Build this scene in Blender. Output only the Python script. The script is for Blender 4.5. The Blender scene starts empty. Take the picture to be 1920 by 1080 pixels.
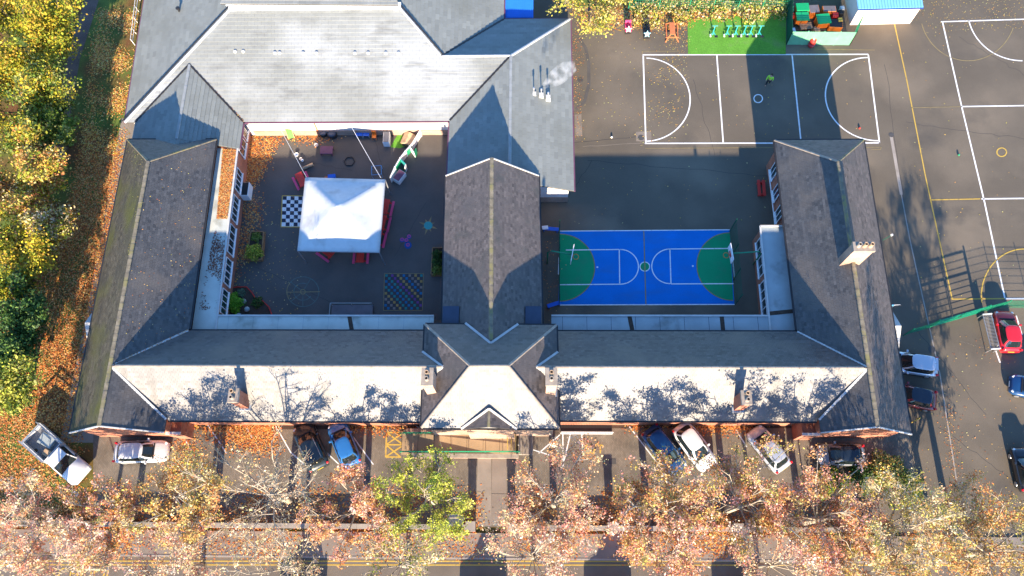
import bpy, math, random
import numpy as np
from mathutils import Vector, Matrix

# ------------------------------------------------------------------ camera, light, exposure
sc = bpy.context.scene
col = sc.collection
R_ = Vector((0.99968443, 0.00864964, -0.02358426))
U_ = Vector((-0.00015689, 0.9409811, 0.33845908))
F_ = Vector((-0.02511989, 0.33834857, -0.94068551))
CAM = Vector((1.7357, -23.3794, 65.0))
FOC = 1472.8
cam = bpy.data.cameras.new('camera'); camo = bpy.data.objects.new('camera', cam); col.objects.link(camo)
m = Matrix.Identity(4)
for i, v in enumerate((R_, U_, -F_)):
    for j in range(3): m[j][i] = v[j]
m.translation = CAM
camo.matrix_world = m
cam.sensor_width = 36.0; cam.lens = FOC * 36 / 1920; cam.clip_end = 2000; cam.clip_start = 1
sc.camera = camo

SUN_EL = math.radians(18.2)
w = bpy.data.worlds.new('World'); sc.world = w; w.use_nodes = True
nt = w.node_tree; bg = nt.nodes['Background']
sky = nt.nodes.new('ShaderNodeTexSky'); sky.sky_type = 'NISHITA'; sky.sun_disc = False
sky.sun_elevation = SUN_EL; sky.sun_rotation = math.pi; sky.air_density = 1.0; sky.dust_density = 0.0; sky.ozone_density = 6.0
nt.links.new(sky.outputs[0], bg.inputs[0]); bg.inputs[1].default_value = 0.145
sl = bpy.data.lights.new('sun', 'SUN'); sl.energy = 5.0; sl.angle = math.radians(0.5); sl.color = (1.0, 0.83, 0.62)
so = bpy.data.objects.new('sun', sl); col.objects.link(so)
so.rotation_euler = Vector((-0.02, math.cos(SUN_EL), -math.sin(SUN_EL))).to_track_quat('-Z', 'Y').to_euler()
sc.view_settings.view_transform = 'Standard'; sc.view_settings.look = 'None'
sc.view_settings.exposure = 1.8; sc.view_settings.gamma = 1.0; sc.view_settings.use_curve_mapping = False
sc.render.engine = 'CYCLES'
sc.cycles.max_bounces = 5; sc.cycles.diffuse_bounces = 3; sc.cycles.glossy_bounces = 2; sc.cycles.transmission_bounces = 3
sc.cycles.transparent_max_bounces = 4; sc.cycles.use_denoising = True

def at(px, py, z=0.0):
    """the point of the place that stands at height z under a point of the survey photograph"""
    d = (px - 960) * R_ + (540 - py) * U_ + FOC * F_
    k = (z - 65.0) / d.z
    return Vector((CAM.x + k * d.x, CAM.y + k * d.y, z))

rng = np.random.default_rng(7)
random.seed(7)

# ------------------------------------------------------------------ materials
def M(name, c, rough=0.85, var=0.12, scale=1.5, c2=None, c2scale=0.4, c2lo=0.5, c2hi=0.62, bump=0.0, bscale=30, metal=0.0, spec=0.4,
      attr=None, fine=0.0, finescale=40, coat=0.0, translucent=0.0, c3=None, c3vec=(1, 1, 1), c3scale=0.5, c3lo=0.55, c3hi=0.7):
    mt = bpy.data.materials.new(name); mt.use_nodes = True
    n = mt.node_tree; nn = n.nodes; L = n.links
    b = nn['Principled BSDF']
    b.inputs['Roughness'].default_value = rough; b.inputs['Metallic'].default_value = metal
    b.inputs['Specular IOR Level'].default_value = spec
    if coat: b.inputs['Coat Weight'].default_value = coat; b.inputs['Coat Roughness'].default_value = 0.06
    geo = nn.new('ShaderNodeNewGeometry')
    def noise(s, det=4):
        t = nn.new('ShaderNodeTexNoise'); t.inputs['Scale'].default_value = s; t.inputs['Detail'].default_value = det
        L.new(geo.outputs['Position'], t.inputs['Vector']); return t.outputs['Fac']
    def mix(a, bb, f, mode='MIX'):
        x = nn.new('ShaderNodeMix'); x.data_type = 'RGBA'; x.blend_type = mode
        for k, v in ((6, a), (7, bb)):
            if isinstance(v, tuple): x.inputs[k].default_value = (*v, 1)
            else: L.new(v, x.inputs[k])
        if isinstance(f, float): x.inputs[0].default_value = f
        else: L.new(f, x.inputs[0])
        return x.outputs[2]
    def ramp(v, lo, hi):
        r = nn.new('ShaderNodeMapRange'); r.inputs[1].default_value = lo; r.inputs[2].default_value = hi
        L.new(v, r.inputs[0]); return r.outputs[0]
    if attr:
        a = nn.new('ShaderNodeAttribute'); a.attribute_name = attr; cur = a.outputs['Color']
        if attr == 'tone':
            cur = mix(tuple(x * (1 - 2 * var) for x in c), tuple(min(1, x * (1 + 2 * var)) for x in c), a.outputs['Fac'])
    else:
        cur = mix(tuple(x * (1 - var) for x in c), tuple(min(1, x * (1 + var)) for x in c), ramp(noise(scale), 0.3, 0.7))
    if c2 is not None: cur = mix(cur, c2, ramp(noise(c2scale, 6), c2lo, c2hi))
    if c3 is not None:
        mp = nn.new('ShaderNodeMapping'); mp.inputs['Scale'].default_value = c3vec; L.new(geo.outputs['Position'], mp.inputs['Vector'])
        t3 = nn.new('ShaderNodeTexNoise'); t3.inputs['Scale'].default_value = c3scale; t3.inputs['Detail'].default_value = 7; L.new(mp.outputs[0], t3.inputs['Vector'])
        cur = mix(cur, c3, ramp(t3.outputs['Fac'], c3lo, c3hi))
    if fine: 
        f = ramp(noise(finescale, 2), 0.35, 0.65)
        g = nn.new('ShaderNodeMapRange'); g.inputs[3].default_value = 1 - fine; g.inputs[4].default_value = 1 + fine; L.new(f, g.inputs[0])
        v = nn.new('ShaderNodeVectorMath'); v.operation = 'SCALE'; L.new(cur, v.inputs[0]); L.new(g.outputs[0], v.inputs['Scale']); cur = v.outputs[0]
    L.new(cur, b.inputs['Base Color'])
    if bump:
        bp = nn.new('ShaderNodeBump'); bp.inputs['Strength'].default_value = bump; bp.inputs['Distance'].default_value = 0.03
        L.new(noise(bscale), bp.inputs['Height']); L.new(bp.outputs[0], b.inputs['Normal'])
    if translucent:
        t = nn.new('ShaderNodeBsdfTranslucent'); L.new(cur, t.inputs[0])
        ms = nn.new('ShaderNodeMixShader'); ms.inputs[0].default_value = translucent
        L.new(b.outputs[0], ms.inputs[1]); L.new(t.outputs[0], ms.inputs[2]); L.new(ms.outputs[0], nn['Material Output'].inputs[0])
    return mt

def brick_mat(name, c, cm, bw=0.215, bh=0.065, flat=False, mortar=0.01):
    """brickwork: courses on walls, or blocks laid on the ground"""
    mt = bpy.data.materials.new(name); mt.use_nodes = True
    n = mt.node_tree; nn = n.nodes; L = n.links; b = nn['Principled BSDF']; b.inputs['Roughness'].default_value = 0.9
    geo = nn.new('ShaderNodeNewGeometry'); sep = nn.new('ShaderNodeSeparateXYZ'); L.new(geo.outputs['Position'], sep.inputs[0])
    cb = nn.new('ShaderNodeCombineXYZ')
    if flat: L.new(sep.outputs[1], cb.inputs[0]); L.new(sep.outputs[0], cb.inputs[1])
    else:
        ad = nn.new('ShaderNodeMath'); L.new(sep.outputs[0], ad.inputs[0]); L.new(sep.outputs[1], ad.inputs[1])
        L.new(ad.outputs[0], cb.inputs[0]); L.new(sep.outputs[2], cb.inputs[1])
    br = nn.new('ShaderNodeTexBrick'); br.inputs['Scale'].default_value = 1.0
    br.inputs['Brick Width'].default_value = bw; br.inputs['Row Height'].default_value = bh; br.inputs['Mortar Size'].default_value = mortar
    br.inputs['Color1'].default_value = (*c, 1); br.inputs['Color2'].default_value = (*[x * 0.75 for x in c], 1); br.inputs['Mortar'].default_value = (*cm, 1)
    L.new(cb.outputs[0], br.inputs['Vector'])
    no = nn.new('ShaderNodeTexNoise'); no.inputs['Scale'].default_value = 0.6; no.inputs['Detail'].default_value = 6; L.new(geo.outputs['Position'], no.inputs['Vector'])
    mr = nn.new('ShaderNodeMapRange'); mr.inputs[1].default_value = 0.3; mr.inputs[2].default_value = 0.7; mr.inputs[3].default_value = 0.7; mr.inputs[4].default_value = 1.25; L.new(no.outputs[0], mr.inputs[0])
    v = nn.new('ShaderNodeVectorMath'); v.operation = 'SCALE'; L.new(br.outputs['Color'], v.inputs[0]); L.new(mr.outputs[0], v.inputs['Scale'])
    L.new(v.outputs[0], b.inputs['Base Color'])
    bp = nn.new('ShaderNodeBump'); bp.inputs['Strength'].default_value = 0.5; bp.inputs['Distance'].default_value = 0.01
    L.new(br.outputs['Fac'], bp.inputs['Height']); bp.invert = True; L.new(bp.outputs[0], b.inputs['Normal'])
    return mt

m_asphalt = M('asphalt', (0.117, 0.096, 0.070), 0.9, 0.12, 0.25, c3=(0.085, 0.073, 0.058), c3scale=0.22, c3lo=0.58, c3hi=0.74, c2=(0.185, 0.148, 0.105), c2scale=0.13, c2lo=0.48, c2hi=0.72, bump=0.3, bscale=60, fine=0.16, finescale=30)
m_court_as = M('courtyard asphalt', (0.092, 0.082, 0.074), 0.9, 0.15, 0.4, c2=(0.11, 0.092, 0.08), c2scale=0.3, c2lo=0.52, c2hi=0.75, bump=0.3, bscale=60, fine=0.14, finescale=30)
m_road = M('road asphalt', (0.15, 0.122, 0.095), 0.9, 0.15, 0.5, bump=0.3, bscale=60, fine=0.12)
m_pave = M('pavement', (0.22, 0.18, 0.145), 0.9, 0.15, 0.5, fine=0.12)
m_blocks = brick_mat('block paving', (0.20, 0.165, 0.125), (0.085, 0.072, 0.058), 0.2, 0.1, flat=True, mortar=0.008)
m_flag = M('concrete path', (0.25, 0.21, 0.17), 0.9, 0.15, 0.8, fine=0.1)
m_kerb = M('kerb stone', (0.30, 0.26, 0.22), 0.9, 0.15, 1.0, fine=0.1)
m_grass = M('grass', (0.09, 0.13, 0.02), 0.95, 0.35, 0.7, c2=(0.14, 0.06, 0.018), c2scale=0.25, c2lo=0.42, c2hi=0.6, bump=0.6, bscale=25, fine=0.35, finescale=14)
m_dirt = M('dirt path', (0.13, 0.09, 0.075), 0.95, 0.2, 0.8, fine=0.2, finescale=10)
m_soil = M('soil', (0.06, 0.04, 0.028), 0.95, 0.3, 2.0, fine=0.3)
m_turf = M('artificial turf', (0.10, 0.28, 0.025), 0.95, 0.12, 0.6, fine=0.25, finescale=18, c3=(0.13, 0.25, 0.05), c3scale=.6, bump=0.3, bscale=60)
m_white = M('white line paint', (0.74, 0.73, 0.71), 0.8, 0.1, 3, c2=(0.3, 0.28, 0.26), c2scale=5, c2lo=0.62, c2hi=0.75)
m_yellow = M('yellow line paint', (0.52, 0.34, 0.06), 0.8, 0.1, 3, c2=(0.25, 0.18, 0.07), c2scale=3, c2lo=0.55, c2hi=0.7)
m_fyellow = M('faded yellow paint', (0.26, 0.2, 0.09), 0.85, 0.2, 3)
m_fgreen = M('faded green paint', (0.1, 0.16, 0.14), 0.85, 0.2, 3)
m_court_blue = M('court blue', (0.006, 0.165, 0.53), 0.9, 0.07, 0.5, spec=0.15, fine=0.1, c3=(0.02, 0.15, 0.42), c3vec=(.3, 1, 1), c3scale=0.9, c3lo=.5, c3hi=.75)
m_court_green = M('court green', (0.008, 0.27, 0.11), 0.9, 0.08, 0.5, spec=0.15, fine=0.1, c3=(0.03, 0.22, 0.11), c3scale=0.9, c3lo=.5, c3hi=.75)
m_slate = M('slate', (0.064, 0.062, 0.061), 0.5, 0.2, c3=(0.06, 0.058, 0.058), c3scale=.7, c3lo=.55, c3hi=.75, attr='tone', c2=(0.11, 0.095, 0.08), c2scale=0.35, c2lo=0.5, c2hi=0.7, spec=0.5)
m_slate_s = M('sunlit streaked slate', (0.20, 0.19, 0.178), 0.55, 0.13, c3=(0.135, 0.128, 0.115), c3vec=(1.6, .35, .35), c3scale=.6, c3lo=.52, c3hi=.75, attr='tone', c2=(0.165, 0.158, 0.15), c2scale=0.5, c2lo=0.5, c2hi=0.75, spec=0.5)  # pale slate: sun on the south slopes put into the colour, with stain streaks
m_slate_moss = M('mossy slate', (0.080, 0.068, 0.045), 0.8, 0.2, c3=(0.05, 0.046, 0.034), c3vec=(1, .3, .3), c3scale=1.2, c3lo=.5, c3hi=.75, attr='tone', c2=(0.085, 0.085, 0.022), c2scale=0.3, c2lo=0.45, c2hi=0.7, spec=0.3)
m_slate_red = M('brown slate', (0.102, 0.085, 0.078), 0.6, 0.2, c3=(0.07, 0.066, 0.06), c3scale=.6, c3lo=.55, c3hi=.75, attr='tone', c2=(0.09, 0.078, 0.075), c2scale=0.4, c2lo=0.5, c2hi=0.7, spec=0.4)
m_tile = M('concrete tile', (0.205, 0.218, 0.20), 0.75, 0.07, attr='tone', c2=(0.17, 0.178, 0.155), c2scale=0.3, c2lo=0.5, c2hi=0.75, spec=0.35)
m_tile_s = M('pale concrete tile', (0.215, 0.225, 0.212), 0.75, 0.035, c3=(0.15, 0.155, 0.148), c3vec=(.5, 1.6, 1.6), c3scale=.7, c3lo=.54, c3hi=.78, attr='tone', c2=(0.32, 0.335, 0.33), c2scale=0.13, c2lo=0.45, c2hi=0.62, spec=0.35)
m_under = M('roof felt', (0.05, 0.048, 0.047), 0.9)
m_ridge_moss = M('mossy ridge tile', (0.19, 0.16, 0.11), 0.9, 0.35, 2.5, c2=(0.20, 0.175, 0.075), c3=(.11, .1, .09), c3scale=1.5, c2scale=1.2)
m_ridge = M('ridge tile', (0.30, 0.25, 0.20), 0.85, 0.2, 2.5)
m_ridge_dk = M('dark ridge tile', (0.10, 0.10, 0.10), 0.85, 0.2, 2.5)
m_ridge_pale = M('pale ridge tile', (0.50, 0.49, 0.46), 0.8, 0.1, 2.5)
m_lead = M('lead flashing', (0.36, 0.38, 0.39), 0.6, 0.15, 2)
m_gutter = M('black gutter', (0.02, 0.02, 0.022), 0.5, 0.1)
m_felt = M('pale roof felt', (0.50, 0.52, 0.46), 0.85, 0.12, 0.7, c2=(0.22, 0.22, 0.17), c2scale=0.5, c2lo=0.56, c2hi=0.75, fine=0.08)
m_felt2 = M('grey roof felt', (0.33, 0.37, 0.37), 0.8, 0.12, 0.7, c2=(0.16, 0.17, 0.15), c2scale=0.5, c2lo=0.56, c2hi=0.75, fine=0.08)
m_felt_dk = M('dark roof sheet', (0.04, 0.055, 0.09), 0.6, 0.1)
m_brick = brick_mat('red brick', (0.44, 0.125, 0.06), (0.34, 0.22, 0.16))
m_brick2 = brick_mat('pale brick', (0.42, 0.24, 0.16), (0.4, 0.33, 0.27))
m_render = M('white render', (0.72, 0.64, 0.58), 0.85, 0.06, 1)
m_upvc = M('white frame', (0.8, 0.8, 0.8), 0.4, 0.03)
m_glass = M('window glass', (0.02, 0.045, 0.055), 0.06, 0.1, spec=0.6)
m_cglass = M('car glass', (0.012, 0.018, 0.02), 0.05, 0.1, spec=0.6)
m_tyre = M('tyre rubber', (0.015, 0.015, 0.015), 0.8)
m_rim = M('alloy rim', (0.5, 0.5, 0.5), 0.3, metal=0.8)
m_blackpl = M('black plastic', (0.015, 0.015, 0.016), 0.5)
m_redlamp = M('red lamp', (0.5, 0.01, 0.015), 0.25, spec=0.6)
m_lamp = M('clear lamp', (0.7, 0.7, 0.68), 0.2, spec=0.6)
m_steel = M('galvanised steel', (0.45, 0.46, 0.47), 0.45, 0.1, metal=0.6)
m_green = M('green metal', (0.01, 0.23, 0.11), 0.5, 0.1)
m_dkgreen = M('dark green metal', (0.008, 0.10, 0.055), 0.5, 0.1)
m_palegreen = M('pale green mesh', (0.16, 0.42, 0.24), 0.6, 0.1)
m_canvas = M('white canvas', (0.56, 0.58, 0.57), 0.8, 0.03, 0.5, c3=(.40, .39, .36), c3scale=.7, c3lo=.55, c3hi=.8, fine=.03, finescale=3)
m_red = M('red plastic', (0.55, 0.035, 0.025), 0.45, 0.08)
m_pink = M('pink plastic', (0.62, 0.06, 0.16), 0.45, 0.08)
m_wood = M('timber', (0.28, 0.15, 0.07), 0.8, 0.25, 4)
m_palewood = M('pale timber', (0.45, 0.30, 0.18), 0.8, 0.2, 4)
m_blue = M('blue plastic', (0.01, 0.11, 0.55), 0.4, 0.08)
m_lblue = M('light blue paint', (0.10, 0.33, 0.62), 0.5, 0.08)
m_orange = M('orange plastic', (0.65, 0.16, 0.02), 0.45, 0.08)
m_teal = M('teal paint', (0.03, 0.28, 0.27), 0.5, 0.1)
m_terr = M('orange timber', (0.55, 0.17, 0.06), 0.6, 0.1)
m_cream = M('cream wall', (0.72, 0.60, 0.52), 0.8, 0.04)
m_bark = M('bark', (0.15, 0.115, 0.08), 0.9, 0.3, 5)
m_bark_pale = M('pale bark', (0.36, 0.30, 0.22), 0.85, 0.25, 5)
m_leaf = M('leaves', (0.3, 0.2, 0.1), 0.6, 0.1, attr='hue', translucent=0.25, spec=0.3)
m_litter = M('fallen leaf', (0.3, 0.2, 0.1), 0.75, 0.1, attr='hue', spec=0.25)
m_skin = M('skin', (0.45, 0.26, 0.18), 0.6)
m_hivis = M('hi-vis jacket', (0.35, 0.75, 0.05), 0.7)
m_grey = M('grey plastic', (0.18, 0.18, 0.19), 0.6, 0.1)
m_purple = M('purple plastic', (0.13, 0.05, 0.09), 0.7, 0.15)
m_plate = M('yellow number plate', (0.65, 0.5, 0.05), 0.5)
def paint(name, c, metal=0.0): return M('car paint ' + name, c, 0.3, 0.02, coat=0.8, metal=metal, spec=0.5)

# ------------------------------------------------------------------ mesh helpers
class MB:
    def __init__(s): s.v = []; s.f = []; s.fm = []; s.cur = 0
    def _add(s, vs, fs):
        o = len(s.v); s.v += [tuple(x) for x in vs]; s.f += [tuple(i + o for i in q) for q in fs]; s.fm += [s.cur] * len(fs)
    def box(s, x0, x1, y0, y1, z0, z1):
        s._add([(x0, y0, z0), (x1, y0, z0), (x1, y1, z0), (x0, y1, z0), (x0, y0, z1), (x1, y0, z1), (x1, y1, z1), (x0, y1, z1)],
               [(0, 3, 2, 1), (4, 5, 6, 7), (0, 1, 5, 4), (1, 2, 6, 5), (2, 3, 7, 6), (3, 0, 4, 7)]); return s
    def beam(s, a, b, wd, ht, up=(0, 0, 1)):
        a, b = Vector(a), Vector(b); d = (b - a).normalized(); u = Vector(up)
        if abs(d.dot(u)) > 0.95: u = Vector((1, 0, 0))
        sd = d.cross(u).normalized(); u = sd.cross(d)
        vs = []
        for p in (a, b):
            for (i, j) in ((-1, -1), (1, -1), (1, 1), (-1, 1)): vs.append(p + sd * (i * wd / 2) + u * (j * ht / 2))
        s._add(vs, [(0, 1, 2, 3), (7, 6, 5, 4), (0, 4, 5, 1), (1, 5, 6, 2), (2, 6, 7, 3), (3, 7, 4, 0)]); return s
    def tube(s, pts, r0, r1=None, n=6, cap=True):
        pts = [Vector(p) for p in pts]; r1 = r0 if r1 is None else r1; k = len(pts); vs = []; fs = []
        for i, p in enumerate(pts):
            d = (pts[min(i + 1, k - 1)] - pts[max(i - 1, 0)]).normalized()
            u = Vector((0, 0, 1)) if abs(d.z) < 0.9 else Vector((1, 0, 0))
            a = d.cross(u).normalized(); b = a.cross(d); r = r0 + (r1 - r0) * i / max(1, k - 1)
            for j in range(n):
                t = 2 * math.pi * j / n; vs.append(p + a * (r * math.cos(t)) + b * (r * math.sin(t)))
        for i in range(k - 1):
            for j in range(n): fs.append((i * n + j, i * n + (j + 1) % n, (i + 1) * n + (j + 1) % n, (i + 1) * n + j))
        if cap: fs += [tuple(range(n))[::-1], tuple((k - 1) * n + j for j in range(n))]
        s._add(vs, fs); return s
    def prism(s, poly, z0, z1):
        n = len(poly); z0s = z0 if isinstance(z0, (list, tuple)) else [z0] * n; z1s = z1 if isinstance(z1, (list, tuple)) else [z1] * n
        vs = [(p[0], p[1], z) for p, z in zip(poly, z0s)] + [(p[0], p[1], z) for p, z in zip(poly, z1s)]
        a = sum(poly[i][0] * poly[(i + 1) % n][1] - poly[(i + 1) % n][0] * poly[i][1] for i in range(n))
        fs = [tuple(range(n))[::-1], tuple(range(n, 2 * n))] + [(i, (i + 1) % n, n + (i + 1) % n, n + i) for i in range(n)]
        if a < 0: fs = [f[::-1] for f in fs]
        s._add(vs, fs); return s
    def poly(s, pts): s._add(pts, [tuple(range(len(pts)))]); return s
    def lathe(s, prof, c=(0, 0, 0), n=16, ax='z'):
        vs = []; fs = []; k = len(prof)
        for r, h in prof:
            for j in range(n):
                t = 2 * math.pi * j / n; a, b = r * math.cos(t), r * math.sin(t)
                vs.append((c[0] + a, c[1] + b, c[2] + h) if ax == 'z' else (c[0] + a, c[1] + h, c[2] + b))
        for i in range(k - 1):
            for j in range(n): fs.append((i * n + j, i * n + (j + 1) % n, (i + 1) * n + (j + 1) % n, (i + 1) * n + j))
        fs += [tuple(range(n))[::-1], tuple((k - 1) * n + j for j in range(n))]
        s._add(vs, fs); return s
    def ribbon(s, pts, wd, z):
        pts = [Vector((p[0], p[1], 0)) for p in pts]; k = len(pts); vs = []; 
        closed = (pts[0] - pts[-1]).length < 1e-4
        for i in range(k):
            a = pts[i - 1] if i > 0 else (pts[-2] if closed else pts[0]); b = pts[i + 1] if i < k - 1 else (pts[1] if closed else pts[-1])
            d = (b - a).normalized(); nrm = Vector((-d.y, d.x, 0)) * (wd / 2)
            vs += [(pts[i].x + nrm.x, pts[i].y + nrm.y, z), (pts[i].x - nrm.x, pts[i].y - nrm.y, z)]
        s._add(vs, [(2 * i, 2 * i + 1, 2 * i + 3, 2 * i + 2) for i in range(k - 1)]); return s
    def build(s, name, mat, parent=None, smooth=False, loc=None, rz=0, bevel=0):
        me = bpy.data.meshes.new(name); me.from_pydata(s.v, [], s.f)
        for mm in (mat if isinstance(mat, (list, tuple)) else [mat]): me.materials.append(mm)
        if any(s.fm): me.polygons.foreach_set('material_index', s.fm)
        if smooth: me.polygons.foreach_set('use_smooth', [True] * len(me.polygons))
        me.update()
        o = bpy.data.objects.new(name, me); col.objects.link(o)
        if parent: o.parent = parent
        if loc is not None: o.location = loc
        o.rotation_euler.z = rz
        if bevel:
            b = o.modifiers.new('bevel', 'BEVEL'); b.width = bevel; b.segments = 2; b.limit_method = 'ANGLE'
        return o

def tag(o, label=None, cat=None, group=None, kind=None):
    if label: o['label'] = label
    if cat: o['category'] = cat
    if group: o['group'] = group
    if kind: o['kind'] = kind
    return o
def empty(name, loc=(0, 0, 0), rz=0.0, label=None, cat=None, group=None):
    o = bpy.data.objects.new(name, None); col.objects.link(o); o.location = loc; o.rotation_euler.z = rz
    return tag(o, label, cat, group)
def copy_tree(o, parent=None):
    c = o.copy(); col.objects.link(c)
    if parent: c.parent = parent
    for ch in o.children: copy_tree(ch, c)
    return c
def np_mesh(name, verts, nv, mat, parent=None, hue=None, tone=None):
    """many separate polygons of nv corners each, with a colour or tone for each"""
    n = len(verts) // nv
    me = bpy.data.meshes.new(name); me.vertices.add(n * nv); me.loops.add(n * nv); me.polygons.add(n)
    me.vertices.foreach_set('co', np.asarray(verts, dtype=np.float32).ravel())
    me.loops.foreach_set('vertex_index', np.arange(n * nv, dtype=np.int32))
    me.polygons.foreach_set('loop_start', np.arange(0, n * nv, nv, dtype=np.int32))
    me.update(calc_edges=True)
    if hue is not None:
        a = me.attributes.new('hue', 'FLOAT_COLOR', 'FACE'); c4 = np.ones((n, 4), np.float32); c4[:, :3] = hue; a.data.foreach_set('color', c4.ravel())
    me.materials.append(mat)
    o = bpy.data.objects.new(name, me); col.objects.link(o)
    if parent: o.parent = parent
    return o
def leaf_quads(P, size, flat=0.0, up=0.3):
    """leaf-shaped quads at points P; flat=1 lies on the ground"""
    n = len(P); d = rng.normal(size=(n, 3)); d[:, 2] *= (1 - flat) ; d /= np.linalg.norm(d, axis=1)[:, None] + 1e-9
    nn = rng.normal(size=(n, 3)) * (1 - flat * 0.8); nn[:, 2] = np.abs(nn[:, 2]) + up + flat * 3
    b = np.cross(nn, d); b /= np.linalg.norm(b, axis=1)[:, None] + 1e-9
    s = (size * rng.uniform(0.6, 1.4, n))[:, None]
    q = np.stack([P - d * s, P + b * s * 0.6, P + d * s, P - b * s * 0.6], 1)
    return q.reshape(-1, 3)
def pal(colors, n, jit=0.15):
    c = np.array(colors)[rng.integers(0, len(colors), n)]
    return np.clip(c * rng.uniform(1 - jit, 1 + jit, (n, 1)) * rng.uniform(1 - jit / 2, 1 + jit / 2, (n, 3)), 0, 1)
# ------------------------------------------------------------------ the ground and what is laid or painted on it
def struct(o): o['kind'] = 'structure'; return o
def sheet(name, pts, z, mat, parent=None):
    o = MB().poly([(p[0], p[1], z) for p in pts]).build(name, mat, parent)
    if not parent: struct(o)
    return o
def pxs(*q): return [at(a, b) for a, b in q]
def rect(x0, x1, y0, y1): return [(x0, y0), (x1, y0), (x1, y1), (x0, y1)]
sheet('ground', rect(-500, 500, -500, 500), 0.0, m_grass)
yard = sheet('playground', [(-26.2, -12.0), (29.5, -12.0), (30.5, -20.6), (120, -20.6), (120, 120), (-26.2, 120)], 0.004, m_asphalt)
courty = sheet('courtyard', pxs((410, 595), (462, 244), (845, 244), (838, 600)), 0.008, m_court_as)
sheet('perimeter_path', pxs((228, 222), (262, 222), (300, 300), (230, 700), (182, 830), (112, 830), (168, 560)), 0.008, m_flag)
sheet('dirt_path', pxs((172, -40), (198, -40), (150, 110), (132, 220), (118, 330), (88, 330), (108, 180), (140, 60)), 0.006, m_dirt)
carp = sheet('car_park', [at(175, 788), at(1700, 788), at(1716, 900), at(1740, 988), at(175, 988)], 0.0105, m_blocks)
sheet('entrance_path', pxs((896, 858), (921, 858), (921, 986), (892, 986)), 0.02, m_flag)
for o, (a, b, c, d) in (('path_slab', (922, 858, 950, 925)), ('path_slab', (922, 926, 950, 984))):
    MB().box(at(a, 900).x, at(c, 900).x, at(900, d).y, at(900, b).y, 0.008, 0.024).build('path_slab', m_pave, carp)
ypv = at(960, 1000).y; ykb = at(960, 1046).y
pav = struct(MB().box(-90, 90, ykb, ypv, -0.2, 0.11).build('pavement', m_pave))
road = sheet('road', rect(-120, 120, -60, ykb - 0.01), 0.004, m_road)
for i in range(64):
    x = -52 + i * 1.6
    MB().box(x + 0.005, x + 1.59, ykb - 0.14, ykb - 0.002, -0.1, 0.13).build('kerb_stone', m_kerb, road)
verge = sheet('leafy_verge', pxs((1052, -120), (1480, -120), (1474, 22), (1290, 22), (1180, 20), (1074, 12)), 0.01, m_grass)
turf = struct(MB().prism(pxs((1289, 36), (1474, 24), (1473, 102), (1290, 102)), 0.0, 0.03).build('artificial_turf', m_turf))
bed = struct(MB().prism(pxs((420, 590), (430, 545), (445, 537), (465, 541), (478, 560), (500, 570), (510, 592)), 0.0, 0.12).build('flower_bed', m_soil))
MB().tube([at(*q, 0.16) for q in ((432, 540), (446, 538), (462, 538), (472, 548), (478, 558), (492, 564), (504, 575), (510, 591))], 0.05, n=6).build('bed_edging', m_red, bed)
strip = sheet('leafy_front_bed', pxs((300, 789), (1540, 789), (1540, 803), (1060, 803), (300, 806)), 0.012, m_soil)

ZL = 0.016
def line(parent, q, wd, mat, z=ZL, name='painted_line'):
    return MB().ribbon(pxs(*q), wd, z).build(name, mat, parent)
def arc(parent, cx, cy, rx, ry, a0, a1, wd, mat, z=ZL, n=40, name='painted_arc', skew=0.0):
    q = [(cx + rx * math.cos(math.radians(a0 + (a1 - a0) * i / n)) + skew * ry * math.sin(math.radians(a0 + (a1 - a0) * i / n)), cy + ry * math.sin(math.radians(a0 + (a1 - a0) * i / n))) for i in range(n + 1)]
    return line(parent, q, wd, mat, z, name)
# upper court
for q in (((1204, 103), (1628, 102)), ((1206, 105), (1211, 269)), ((1209, 269), (1650, 268)), ((1628, 103), (1649, 269)), ((1344, 104), (1356, 268)), ((1485, 103), (1502, 268))):
    line(yard, q, 0.13, m_white)
arc(yard, 1209, 187, 85, 78, -88, 88, 0.12, m_white)
arc(yard, 1637, 186, 89, 78, 90, 270, 0.12, m_white, skew=0.12)
arc(yard, 1421.5, 185, 8, 7.5, 0, 360, 0.1, m_white)
for q in (((1210, 278), (1652, 276)), ((1652, 276), (1651, 280), (1633, 280)), ((1204, 96), (1275, 96)), ((1204, 96), (1205, 103)), ((1500, 92), (1640, 94))): line(yard, q, 0.06, m_fyellow)
# right-hand court
for q in (((1764, 41), (1930, 36)), ((1767, 41), (1803, 200), (1846, 380), (1884, 560)), ((1802, 200), (1930, 198)), ((1840, 373), (1930, 372)), ((1884, 560), (1930, 560))): line(yard, q, 0.13, m_white)
arc(yard, 1917, 18, 103, 96, 168, 90, 0.12, m_white)
for q in (((1677, 45), (1700, 150), (1735, 330), (1785, 560)), ((1745, 375), (1838, 373)), ((1784, 561), (1884, 560))): line(yard, q, 0.1, m_yellow)
line(yard, ((1709, 202), (1800, 200)), 0.06, m_fyellow)
arc(yard, 1815, 20, 90, 94, 165, 20, 0.07, m_fyellow)
arc(yard, 1920, 555, 80, 88, 172, 270, 0.1, m_yellow)
arc(yard, 1878, 285.5, 9, 8, 0, 360, 0.11, m_yellow)
line(yard, ((1671, 256), (1690, 365)), 0.28, m_kerb, 0.012, 'drain_channel')
line(yard, ((1690, 365), (1706, 450), (1742, 612), (1762, 700), (1794, 905)), 0.1, m_kerb, 0.012, 'drain_channel')
line(yard, ((1800, 640), (1874, 660)), 0.01, m_kerb, 0.012)
for q in (((1866, 655), (1875, 680)), ((1905, 592), (1916, 628))): line(yard, q, 0.12, m_white)
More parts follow.
